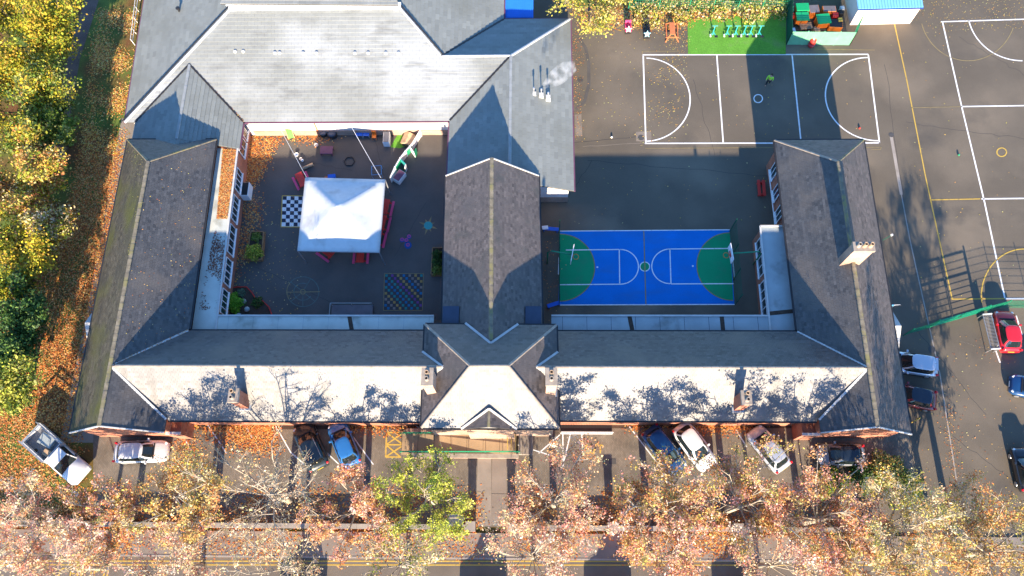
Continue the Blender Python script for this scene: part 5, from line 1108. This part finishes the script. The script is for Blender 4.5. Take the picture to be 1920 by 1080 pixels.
for s in (-1, 1): MB().box(-.8, .8, s * .22 - .14, s * .22 + .14, .4, .46).build('seat_plank', m_red, t, bevel=.02)
for s in (-1, 1): MB().box(s * .6 - .05, s * .6 + .05, -.3, .3, 0, .399).build('leg', m_red, t)
# small things about the playground
for (x, y, mm, lb) in ((1612, 240, m_red, 'red ball on the right of the white-lined court'), (1798, 290, m_green, 'green ball beside the right-hand court'), (1147, 257, m_upvc, 'white ball near the drain on the left of the playground')):
    p = at(x, y, .12); tag(MB().lathe([(.01, -.1), (.05, -.087), (.085, -.05), (.1, 0), (.085, .05), (.05, .087), (.01, .1)], (0, 0, 0), 12).build('ball', mm, None, True, loc=(p.x, p.y, .105)), lb, 'ball')
# star benches and lounger
def star(r, z0, z1, y):
    pts = [(r * (1 if k % 2 == 0 else .42) * math.sin(k * math.pi / 5), r * (1 if k % 2 == 0 else .42) * math.cos(k * math.pi / 5)) for k in range(10)]; mb = MB(); n = 10
    vs = [(x, y - .04, z0 + zz) for x, zz in pts] + [(x, y + .04, z0 + zz) for x, zz in pts] + [(0, y - .04, z0), (0, y + .04, z0)]
    mb._add(vs, [(k, (k + 1) % n, n + (k + 1) % n, n + k) for k in range(n)] + [((k + 1) % n, k, 20) for k in range(n)] + [(n + k, n + (k + 1) % n, 21) for k in range(n)]); return mb
for (px_, py_, L_, m1, m2, lb) in ((1179, 58, 1.0, m_pink, M('pale pink star', (.72, .5, .5), .6), 'play bench with a pink star end'), (1214, 67, 1.8, m_gutter, M('pale blue star', (.3, .6, .68), .6), 'longer play bench with a pale blue star end')):
    p = at(px_, py_, .7); t = empty('star_bench', (p.x, p.y, 0), 0, lb, 'bench'); so_ = star(.38, .62, 0, 0).build('star_panel', m2, t); so_.rotation_euler.x = -.5; so_.location = (0, -.05, .1)
    for s in (-.24, 0, .24): MB().box(s - .08, s + .08, .12, L_ + .1, .42, .48).build('seat_slat', m1, t)
    for y in (.2, L_): MB().box(-.3, .3, y - .05, y + .05, 0, .419).build('leg', m_gutter, t)
    MB().box(-.3, .3, L_ + .1, L_ + .16, .42, .9).build('backrest', m1, t)
p = at(1261, 60, .6); t = empty('orange_lounger', (p.x, p.y, 0), 0, 'orange timber lounger with splayed legs left of the green turf', 'lounger')
MB().box(-.26, .26, -.3, 1.1, .6, .66).build('seat_board', m_terr, t)
for s in (-1, 1): MB().beam((s * .55, -.45, .35), (s * .55, 1.2, .35), .1, .06).build('side_rail', m_terr, t); MB().beam((s * .2, -.3, .6), (s * .65, -.75, 0), .08, .08).build('leg', m_terr, t); MB().beam((s * .2, 1.1, .6), (s * .6, 1.4, 0), .08, .08).build('leg', m_terr, t)
MB().beam((-.65, -.45, .36), (.65, -.45, .36), .09, .07).build('cross_rail', m_terr, t)
# outdoor gym
m_turq = M('turquoise paint', (.03, .36, .36), .45, .05)
for i, px_ in enumerate((1338, 1364, 1380, 1396, 1408, 1424)):
    p = at(px_, 58, .6); t = empty('gym_machine', (p.x, p.y, .03), 0, ['turquoise outdoor gym machine at the left end of the row', 'turquoise gym machine second from the left of the row', 'turquoise gym machine third from the left of the row', 'turquoise gym machine fourth from the left of the row', 'turquoise gym machine second from the right of the row', 'turquoise gym machine at the right end of the row'][i], 'gym machine', 'outdoor gym on the turf')
    MB().tube([(0, 0, 0), (0, 0, 1.35)], .05, n=8).build('post', m_turq, t); MB().tube([(-.28, .02, 1.3), (.28, .02, 1.3)], .03).build('handle_bar', m_turq, t); MB().tube([(0, 0, .5), (.25, -.5, .35)], .04).build('arm', m_turq, t); MB().box(.1, .4, -.62, -.38, .36, .42).build('seat', m_gutter, t); MB().tube([(-.2, -.1, .25), (.2, -.1, .25)], .03).build('foot_bar', m_turq, t); MB().box(-.3, -.16, -.35, -.05, .1, .16).build('pedal', m_lamp, t)
# sign and lamp on the right wing, bike hoops, rack
p = at(1670, 573, 2.2); t = empty('wall_sign', (p.x, p.y, 0), 0, 'small pale sign on a post beside the right wing porch', 'sign'); MB().tube([(.3, 0, 0), (.3, 0, 2.2)], .03).build('post', m_steel, t); MB().box(-.16, .2, -.03, .02, 1.95, 2.4).build('panel', m_lblue, t); MB().tube([(.1, 0, 2.3), (.75, .05, 2.3)], .02).build('bracket', m_upvc, t)
p = at(1676, 442, 3.5); t = empty('wall_lamp', (p.x - .45, p.y - .1, 3.45), .5, 'small floodlight on a bracket at the right wing eaves', 'lamp'); MB().tube([(-.6, 0, 0), (.25, 0, .1)], .025).build('bracket', m_dkgreen, t); MB().box(.2, .38, -.08, .08, .05, .17).build('lamp_head', m_lamp, t)
for i, (px_, py_, rz, lb) in enumerate(((1716, 788, .5, 'yellow bike hoop below the red car by the right wing'), (1722, 764, -.4, 'yellow bike hoop just behind the red car by the right wing'))):
    p = at(px_, py_, .4); t = tag(MB().tube([(-.4, 0, 0), (-.4, 0, .5)] + [(-.4 * math.cos(k * math.pi / 8), 0, .5 + .35 * math.sin(k * math.pi / 8)) for k in range(1, 8)] + [(.4, 0, .5), (.4, 0, 0)], .045, n=8).build('bike_hoop', m_yellow, None, True, loc=(p.x, p.y, 0), rz=rz), lb, 'bike hoop', 'yellow bike hoops')
a, b = at(1843, 590, .9), at(1859, 655, .9); t = empty('slatted_rack', (a.x, a.y, 0), math.atan2(b.y - a.y, b.x - a.x), 'galvanised slatted shelter rack left of the red hatchback', 'rack'); L = (b - a).length
for k in range(26): x = L * k / 25; MB().beam((x, 0, .9), (x, .62, 1.05), .04, .03).build('slat', m_grey, t)
for y, z in ((0, .87), (.62, 1.02)): MB().beam((0, y, z), (L, y, z), .05, .05).build('rail', m_steel, t)
for x in (0, L): 
    MB().beam((x, 0, 0), (x, 0, .85), .06, .06).build('post', m_steel, t); MB().beam((x, .62, 0), (x, .62, 1.0), .06, .06).build('post', m_steel, t); MB().beam((x, -.05, .95), (x, .66, 1.1), .09, .06).build('end_bar', m_lamp, t)
# rails on the west bank
a, b = at(255, -10, .9), at(245, 74, .9); t = empty('bank_railing', (a.x, a.y, 0), math.atan2(b.y - a.y, b.x - a.x), 'white handrail beside the hall on the grass bank', 'railing'); L = (b - a).length
for z in (.5, .95): MB().tube([(0, 0, z), (L, 0, z)], .03).build('rail', m_upvc, t)
for k in range(5): MB().tube([(L * k / 4, 0, 0), (L * k / 4, 0, 1)], .03).build('post', m_upvc, t)

# ------------------------------------------------------------------ courtyard
ct = empty('canopy_shelter', (0, 0, 0), 0, 'large white four-peaked fabric canopy on thin posts in the courtyard', 'canopy'); cz = 2.9
q = [at(573, 333, cz), at(722, 337, cz), at(711, 473, cz), at(558, 470, cz)]; apex = at(642, 385, 4.6); cx_ = sum((v.x for v in q)) / 4; cy_ = sum((v.y for v in q)) / 4; apex = Vector((cx_, cy_ , 4.5))
N = 18; vs = []; fs = []
for i in range(N + 1):
    for j in range(N + 1):
        u, v = i / N, j / N; p = (q[0] * (1 - u) + q[1] * u) * (1 - v) + (q[3] * (1 - u) + q[2] * u) * v
        m_ = max(abs(2 * u - 1), abs(2 * v - 1)); d = abs(abs(2 * u - 1) - abs(2 * v - 1)); hh = (1 - m_) ** 1.25 * 1.6 - .10 * math.sin(math.pi * m_) * d * 2
        vs.append((p.x, p.y, cz + hh))
for i in range(N):
    for j in range(N): a = i * (N + 1) + j; fs.append((a, a + 1, a + N + 2, a + N + 1)[::-1])
mb = MB(); mb._add(vs, fs); cv = mb.build('canopy_fabric', m_canvas, ct, smooth=True); sm = cv.modifiers.new('thick', 'SOLIDIFY'); sm.thickness = .02
for i in range(4):
    a, b = q[i], q[(i + 1) % 4]; MB().beam(a - Vector((0, 0, .06)), b - Vector((0, 0, .06)), .08, .1).build('edge_beam', m_steel, ct); MB().beam(a - Vector((0, 0, .2)), apex - Vector((0, 0, .9)), .05, .05).build('rafter', m_steel, ct)
    MB().tube([(a.x, a.y, 0), (a.x, a.y, cz - .1)], .05, n=8).build('post', m_steel, ct)
def picnic(px_, py_, rz, lb, z=.6, L=1.5):
    p = at(px_, py_, z); t = empty('picnic_table', (p.x, p.y, 0), rz, lb, 'picnic table', 'red picnic tables under the canopy')
    for k in range(3): MB().box(-.33 + k * .225, -.12 + k * .225, -L / 2, L / 2, .66, .71).build('top_plank', m_red, t)
    for s in (-1, 1): MB().box(s * .62 - .11, s * .62 + .11, -L / 2, L / 2, .38, .43).build('seat_plank', m_pink, t)
    for y in (-L * .35, L * .35): MB().beam((-.66, y, .36), (.66, y, .36), .06, .07).build('cross_beam', m_red, t); [MB().beam((s * .2, y + .07, .66), (s * .55, y + .07, 0), .06, .08).build('leg', m_red, t) for s in (-1, 1)]
picnic(722, 388, -.15, 'red picnic table, topmost of three along the right of the canopy'); picnic(716, 418, -.15, 'red picnic table, middle of three along the right of the canopy'); picnic(708, 447, -.15, 'red picnic table, lowest of three along the right of the canopy')
picnic(676, 478, 0.0, 'red picnic table poking out below the right of the canopy'); picnic(612, 471, .95, 'angled red picnic table poking out below the left of the canopy'); picnic(565, 337, .5, 'red picnic table standing free by the upper left corner of the canopy')
def planter(poly, h, label, nm='planter', wood=m_wood):
    pts = [at(*p, h) for p in poly]; t = empty(nm, (0, 0, 0), 0, label, 'planter'); n = len(pts)
    for i in range(n): a, b = pts[i], pts[(i + 1) % n]; MB().beam(Vector((a.x, a.y, h / 2)), Vector((b.x, b.y, h / 2)), .09, h).build('side_board', wood, t)
    MB().prism([(p.x, p.y) for p in pts], 0, h - .1).build('soil', m_soil, t); return t, pts
t, pts = planter(((470, 434), (494, 434), (490, 486), (462, 486)), .5, 'long timber planter with two green shrubs left of the canopy')
for (px_, py_, r, hu, lb) in ((478, 441, .45, GREEN, 'small dark shrub at the back of the long timber planter'), (474, 471, .85, LIME, 'bushy green shrub at the front of the long timber planter')): p = at(px_, py_, .9); shrub('planter_shrub', p, r, r * 1.0, hu, 900, .08, lb, z0=.4)
t, pts = planter(((811, 464), (832, 464), (831, 514), (808, 514)), .5, 'timber planter of evergreen plants against the central hall')
for (py_, r, hu, lb) in ((474, .45, DKGREEN, 'pale-topped plant at the back of the planter by the central hall'), (489, .5, DKGREEN, 'middle plant of the planter by the central hall'), (504, .5, GREEN, 'front plant of the planter by the central hall')): p = at(819, py_, .9); shrub('planter_shrub', p, r, .6, hu, 600, .07, lb, z0=.4)
p = at(434, 567, .6); shrub('bed_shrub', p, .95, .9, [(.12, .33, .02), (.17, .42, .03), (.24, .46, .05)], 2600, .07, 'bright green rounded shrub in the corner flower bed', z0=.1)
p = at(452, 548, .3); shrub('bed_shrub', p, .4, .4, [(.14, .22, .14)], 400, .06, 'grey-green low plant in the corner flower bed', z0=.1); p = at(482, 566, .3); shrub('bed_shrub', p, .55, .35, DKGREEN, 500, .06, 'low dark plant at the edge of the corner flower bed', z0=.1)
for i, (px_, py_) in enumerate(((457, 565), (463, 580), (447, 592))): 
    p = at(px_, py_, .2); o = MB().lathe([(.05, 0), (.24, .05), (.26, .14), (.16, .24), (.03, .27)], n=9).build('rock', m_felt2, None, True, loc=(p.x, p.y, .1)); tag(o, ['pale rock in the middle of the corner flower bed', 'pale rock near the edge of the corner flower bed', 'pale rock by the wall in the corner flower bed'][i], 'rock')
# boxes round the courtyard
def lidbox(quad, z, h, top, lb, nm):
    a, b = at(*quad[0], h), at(*quad[1], h); c = at(*quad[2], h); ux = (b - a); L_ = ux.length; W_ = (c - b).length; cc = (a + c) / 2
    t = empty(nm, (cc.x, cc.y, 0), math.atan2(ux.y, ux.x), lb, 'storage box'); MB().box(-L_ / 2, L_ / 2, -W_ / 2, W_ / 2, 0, h - .06).build('body', m_upvc, t, bevel=.02); MB().box(-L_ / 2 + .05, L_ / 2 - .05, -W_ / 2 + .05, W_ / 2 - .05, h - .059, h).build('lid', top, t)
lidbox(((448, 341), (466, 341), (465, 366)), 0, 1.1, m_gutter, 'white cabinet with a black top against the left corridor wall', 'wall_cabinet'); lidbox(((718, 246), (730, 246), (730, 267)), 0, .8, m_grey, 'tall white box with a grey top against the hall wall', 'white_box'); lidbox(((748, 316), (760, 323), (748, 341)), 0, .7, m_purple, 'white box with a brown top right of the canopy', 'white_box')
p = at(612, 281, .5); t = empty('mud_table', (p.x, p.y, 0), 0, 'low purple-brown play table in the upper courtyard', 'table'); MB().box(-.6, .6, -.42, .42, .4, .5).build('top', m_purple, t, bevel=.02); [MB().box(sx * .5 - .04, sx * .5 + .04, sy * .34 - .04, sy * .34 + .04, 0, .399).build('leg', m_purple, t) for sx in (-1, 1) for sy in (-1, 1)]
for i, (px_, py_) in enumerate(((606, 248), (623, 251))): 
    p = at(px_, py_, .35); t = empty('covered_tub', (p.x, p.y, 0), 0, ['dark round covered tub against the hall wall, the left of two', 'grey-blue round covered tub against the hall wall, the right of two'][i], 'tub', 'covered tubs by the hall wall'); MB().lathe([(.38, 0), (.42, .1), (.42, .5)], n=18).build('tub', m_gutter, t, True); MB().lathe([(.44, .501), (.43, .6), (.3, .68), (.05, .7)], n=18).build('lid', (m_slab, m_felt_dk)[i], t, True)
def chair(px_, py_, mat, lb, L_=.5, rz=0.0):
    p = at(px_, py_, .5); t = empty('toddler_chair', (p.x, p.y, 0), rz, lb, 'chair', 'small chairs by the hall wall'); MB().box(-L_ / 2, L_ / 2, -.25, .25, .4, .46).build('seat', mat, t, bevel=.02); MB().box(-L_ / 2, L_ / 2, .2, .27, .461, .9).build('backrest', mat, t, bevel=.02)
    [MB().tube([(sx * L_ * .44, sy * .22, 0), (sx * L_ * .44, sy * .22, .399)], .02).build('leg', m_upvc if mat == m_blue else mat, t) for sx in (-1, 1) for sy in (-1, 1)]
chair(673, 250, m_blue, 'blue chair by the hall wall, the left of two', .62); chair(686, 250, m_blue, 'blue chair by the hall wall, the right of two', .62); chair(701, 254, m_orange, 'small orange chair right of the two blue chairs', .4)
p = at(542, 247, .8); t = empty('green_easel', (p.x, p.y, 0), .15, 'bright green easel board against the hall wall', 'easel'); MB().beam((0, -.25, .1), (0, .15, 1.1), .55, .03).build('board', M('easel green', (.08, .5, .04), .5), t); [MB().beam((s * .3, -.3, 0), (s * .3, .18, 1.15), .05, .05).build('frame', m_palewood, t) for s in (-1, 1)]; [MB().beam((s * .3, .5, 0), (s * .3, .18, 1.1), .05, .05).build('leg', m_palewood, t) for s in (-1, 1)]
p = at(765, 262, .4); t = empty('play_house', (p.x, p.y, 0), -.3, 'tiny timber play house on a green mat in the upper courtyard', 'play house'); MB().box(-.45, .45, -.5, .5, 0, .5).build('walls', m_palewood, t); rb = MB(); rb._add([(-.55, -.6, .5), (.55, -.6, .5), (0, -.6, .85), (-.55, .6, .5), (.55, .6, .5), (0, .6, .85)], [(0, 1, 2), (5, 4, 3), (1, 4, 5, 2), (0, 2, 5, 3), (0, 3, 4, 1)]); rb.build('roof', m_palewood, t); [MB().box(-.4 + k * .2, -.3 + k * .2, -.62, -.58, .1, .5).build('front_plank', m_wood, t) for k in range(5)]
tag(MB().prism(pxs((732, 276), (748, 248), (762, 250), (770, 272), (750, 278)), 0.009, .025).build('grass_mat', m_turf), 'irregular green grass mat under the play house', 'mat')
pf = empty('play_partition', (0, 0, 0), 0, 'low white and green zigzag partition running from the hall wall to the canopy', 'partition'); pp = [at(*v, .5) for v in ((789, 250), (773, 276), (762, 288), (752, 301), (742, 318), (733, 338))]
for i in range(5): a, b = pp[i].copy(), pp[i + 1].copy(); a.z = b.z = .5; MB().beam(a, b, .06, .9).build('panel', (m_upvc, m_green, m_cream, m_green, m_upvc)[i], pf); MB().beam(a + Vector((0, 0, .48)), b + Vector((0, 0, .48)), .12, .06).build('top_rail', m_lamp, pf); MB().box(a.x - .06, a.x + .06, a.y - .06, a.y + .06, 0, 1.05).build('post', m_upvc, pf)
for k, (a, b, c_) in enumerate((((768, 277), (778, 291), (781, 282)), ((752, 302), (762, 312), (760, 318)))):
    a, b, c_ = at(*a, .5), at(*b, .5), at(*c_, .5); t = empty('corner_screen', (0, 0, 0), 0, ['white corner screen halfway along the zigzag partition', 'teal corner screen at the lower end of the zigzag partition'][k], 'screen', 'corner screens'); MB().beam(a, b, .07, .9).build('panel', (m_upvc, m_teal)[k], t); MB().beam(b, c_, .07, .9).build('panel', (m_green, m_lamp)[k], t)
def rope(q, mat, label, flags=None):
    a, b = at(*q[0], q[2]), at(*q[1], q[3]); t = empty('bunting_line', (0, 0, 0), 0, label, 'bunting'); pts = [a.lerp(b, k / 12) - Vector((0, 0, .25 * math.sin(math.pi * k / 12))) for k in range(13)]; MB().tube(pts, .02, n=5).build('cord', mat, t)
    for k in range(12 if flags else 0): p = pts[k].lerp(pts[k + 1], .5); d = (pts[k + 1] - pts[k]).normalized() * .1; MB()._add if False else None; f = MB(); n_ = Vector((-d.y, d.x, 0)) * .08; f._add([p - d, p + d, p - Vector((0, 0, .24)), p - d + n_, p + d + n_, p - Vector((0, 0, .24)) + n_], [(0, 1, 2), (5, 4, 3), (0, 3, 4, 1), (1, 4, 5, 2), (2, 5, 3, 0)]); f.build('flag', flags[k % len(flags)], t)
rope(((528, 246), (574, 331), 2.3, 2.9), m_lamp, 'pale rope line from the hall wall to the upper left canopy corner'); rope(((658, 236), (714, 333), 2.6, 2.9), m_upvc, 'bunting line with coloured flags from the hall wall to the canopy', [m_pink, m_upvc, m_yellow, m_lblue])
p = at(592, 240, 1.5); MB().tube([(p.x, hy + .3, .05), (p.x, hy + .3, 2.7), (p.x, hy + .02, 2.9)], .05, n=8).build('downpipe', m_terr, Hh)
p = at(576, 311, .3); tag(MB().tube([(-.5, -.25, .16), (.5, .25, .2)], .15, n=12).build('timber_log', m_palewood, None, True, loc=(p.x, p.y, 0)), 'short sawn log beside the pale rope line', 'log')
for i, (px_, py_, r, mm, lb) in enumerate(((556, 290, .2, m_upvc, 'white bowl beside the pale rope line'), (564, 298, .14, m_cream, 'cream pot just below the white bowl'), (567, 301, .13, m_upvc, 'small white cup beside the cream pot'), (593, 272, .2, m_cream, 'pale bucket in the upper courtyard'))):
    p = at(px_, py_, .15); tag(MB().lathe([(r * .6, 0), (r, .2), (r * .9, .2), (r * .55, .03)], n=14).build('play_pot', mm, None, True, loc=(p.x, p.y, .01)), lb, 'pot', 'play pots in the courtyard')
p = at(622, 331, .3); box_in('blue_toy_box', p, .7, .4, .4, .1, m_blue, 'blue toy box just above the canopy edge', 'box', .01); p = at(613, 332, .3); box_in('orange_toy', p, .5, .2, .25, .1, m_orange, 'orange toy beside the blue toy box', 'toy', .01)
p = at(707, 322, .4); t = empty('tubular_climber', (p.x, p.y, 0), .1, 'small blue tubular frame above the upper right canopy corner', 'play frame'); [MB().tube([(-.45, s * .45, 0), (-.45, s * .45, .7), (.45, s * .45, .7), (.45, s * .45, 0)], .025).build('hoop', m_lblue, t) for s in (-1, 1)]; [MB().tube([(s * .45, -.45, .7), (s * .45, .45, .7)], .025).build('cross_bar', m_lblue, t) for s in (-1, 1)]
p = at(655, 302, .1); tag(MB().tube([(.5 * math.cos(k * math.pi / 3), .5 * math.sin(k * math.pi / 3), .06) for k in range(7)], .05, n=6).build('floor_hoop', m_gutter, None, loc=(p.x, p.y, 0)), 'dark hexagonal hoop lying on the courtyard asphalt', 'hoop')
# low stage with rails at the foot of the courtyard
a, b = at(620, 592, .5), at(697, 568, .9); t = empty('railed_ramp', (0, 0, 0), 0, 'dark ramp with pale blue handrails at the foot of the courtyard', 'ramp'); MB().box(a.x, b.x, yl + .05, b.y, 0, .35).build('deck', m_slab, t)
for yy in (b.y - .05, yl + .25): MB().tube([(a.x, yy, 1.0), (b.x, yy, 1.0)], .035).build('handrail', m_felt2, t); [MB().tube([(x, yy, .35), (x, yy, 1.0)], .03).build('rail_post', m_felt2, t) for x in (a.x, (a.x + b.x) / 2, b.x)]
MB().tube([(a.x, yl + .25, 1.0), (a.x, b.y - .05, 1.0)], .035).build('handrail', m_felt2, t)

# ------------------------------------------------------------------ the person on the court
p = at(1438, 160); pe = empty('person', (p.x, p.y, .01), 2.6, 'person in a bright green jacket and dark trousers walking on the shaded court', 'person')
def skin(name, pts, edges, mat, parent, sub=2):
    me = bpy.data.meshes.new(name); me.from_pydata([q[:3] for q in pts], edges, []); o = bpy.data.objects.new(name, me); col.objects.link(o); o.parent = parent
    sk = o.modifiers.new('skin', 'SKIN'); sk.use_smooth_shade = True
    if not me.skin_vertices: me.skin_vertices.new()
    for i, q in enumerate(pts): me.skin_vertices[0].data[i].radius = (q[3], q[4] if len(q) > 4 else q[3])
    me.skin_vertices[0].data[0].use_root = True; s = o.modifiers.new('sub', 'SUBSURF'); s.levels = sub; s.render_levels = sub; me.materials.append(mat); return o
body = [(0, 0, .95, .15, .12), (0, 0, 1.15, .15, .11), (0, 0, 1.38, .18, .12), (0, 0, 1.5, .07), (0, .01, 1.58, .06), (0, .02, 1.7, .095, .11), (0, .02, 1.78, .07),
        (.2, 0, 1.42, .065), (.27, .08, 1.17, .05), (.25, .25, .98, .04), (.25, .32, .93, .035), (-.2, 0, 1.42, .065), (-.28, -.06, 1.17, .05), (-.27, -.02, .93, .04), (-.27, .02, .86, .035),
        (.1, 0, .88, .1), (.11, .12, .5, .07), (.11, .1, .1, .05), (.11, .24, .04, .04), (-.1, 0, .88, .1), (-.11, -.06, .5, .07), (-.11, -.25, .12, .05), (-.11, -.14, .04, .04)]
edges = [(0, 1), (1, 2), (2, 3), (3, 4), (4, 5), (5, 6), (2, 7), (7, 8), (8, 9), (9, 10), (2, 11), (11, 12), (12, 13), (13, 14), (0, 15), (15, 16), (16, 17), (17, 18), (0, 19), (19, 20), (20, 21), (21, 22)]
skin('body', body, edges, m_skin, pe)
ja = [(x, y, z, *[r * 1.16 for r in rr]) for x, y, z, *rr in body[:3]] + [(x, y, z, *[r * 1.2 for r in rr]) for x, y, z, *rr in (body[7], body[8], body[9], body[11], body[12], body[13])]
skin('jacket', ja, [(0, 1), (1, 2), (2, 3), (3, 4), (4, 5), (2, 6), (6, 7), (7, 8)], m_hivis, pe)
tr_ = [(0, 0, .96, .16, .13)] + [(x, y, z, *[r * 1.15 for r in rr]) for x, y, z, *rr in (body[15], body[16], body[17], body[19], body[20], body[21])]
skin('trousers', tr_, [(0, 1), (1, 2), (2, 3), (0, 4), (4, 5), (5, 6)], m_gutter, pe)
MB().lathe([(.1, 1.66), (.112, 1.72), (.1, 1.8), (.05, 1.85), (.01, 1.86)], (0, -.01, 0), 14).build('hair', m_soil, pe, True)
for s in (-1, 1): MB().lathe([(.002, -.012), (.012, 0), (.002, .012)], (s * .035, .125, 1.7), 8, 'y').build('eye', m_upvc, pe)
MB().beam((0, .12, 1.69), (0, .15, 1.66), .025, .03).build('nose', m_skin, pe)

# ------------------------------------------------------------------ steam from the middle flue
vm = bpy.data.materials.new('steam'); vm.use_nodes = True; vn = vm.node_tree; vn.nodes.remove(vn.nodes['Principled BSDF'])
pv = vn.nodes.new('ShaderNodeVolumePrincipled'); pv.inputs['Color'].default_value = (1, 1, 1, 1); vn.links.new(pv.outputs[0], vn.nodes['Material Output'].inputs['Volume'])
gg = vn.nodes.new('ShaderNodeNewGeometry'); tn_ = vn.nodes.new('ShaderNodeTexNoise'); tn_.inputs['Scale'].default_value = 1.5; tn_.inputs['Detail'].default_value = 3; vn.links.new(gg.outputs['Position'], tn_.inputs['Vector'])
mr = vn.nodes.new('ShaderNodeMapRange'); mr.inputs[1].default_value = .45; mr.inputs[2].default_value = .85; mr.inputs[3].default_value = 0; mr.inputs[4].default_value = 1.8; vn.links.new(tn_.outputs[0], mr.inputs[0]); vn.links.new(mr.outputs[0], pv.inputs['Density'])
p = at(1015, 174, 4.5); pts = [(0, 0, 0), (.15, .1, .3), (.5, .25, .6), (1.0, .45, .9), (1.6, .7, 1.2), (2.3, 1.0, 1.5), (2.9, 1.3, 1.7)]; rad = (.06, .22, .45, .7, .85, .8, .5)
mb = MB(); n = 12; vs = []
for i, (q, r) in enumerate(zip(pts, rad)):
    for j in range(n): a = 2 * math.pi * j / n; vs.append((q[0] - .5 * r * math.cos(a) * .6, q[1] + r * math.cos(a), q[2] + r * math.sin(a)))
mb._add(vs, [(i * n + j, i * n + (j + 1) % n, (i + 1) * n + (j + 1) % n, (i + 1) * n + j) for i in range(6) for j in range(n)] + [tuple(range(n))[::-1], tuple(6 * n + j for j in range(n))])
tag(mb.build('steam_plume', vm, None, True, loc=(p.x, p.y, 5.05)), 'white steam drifting from the middle flue of the hall roof', 'steam', kind='stuff')
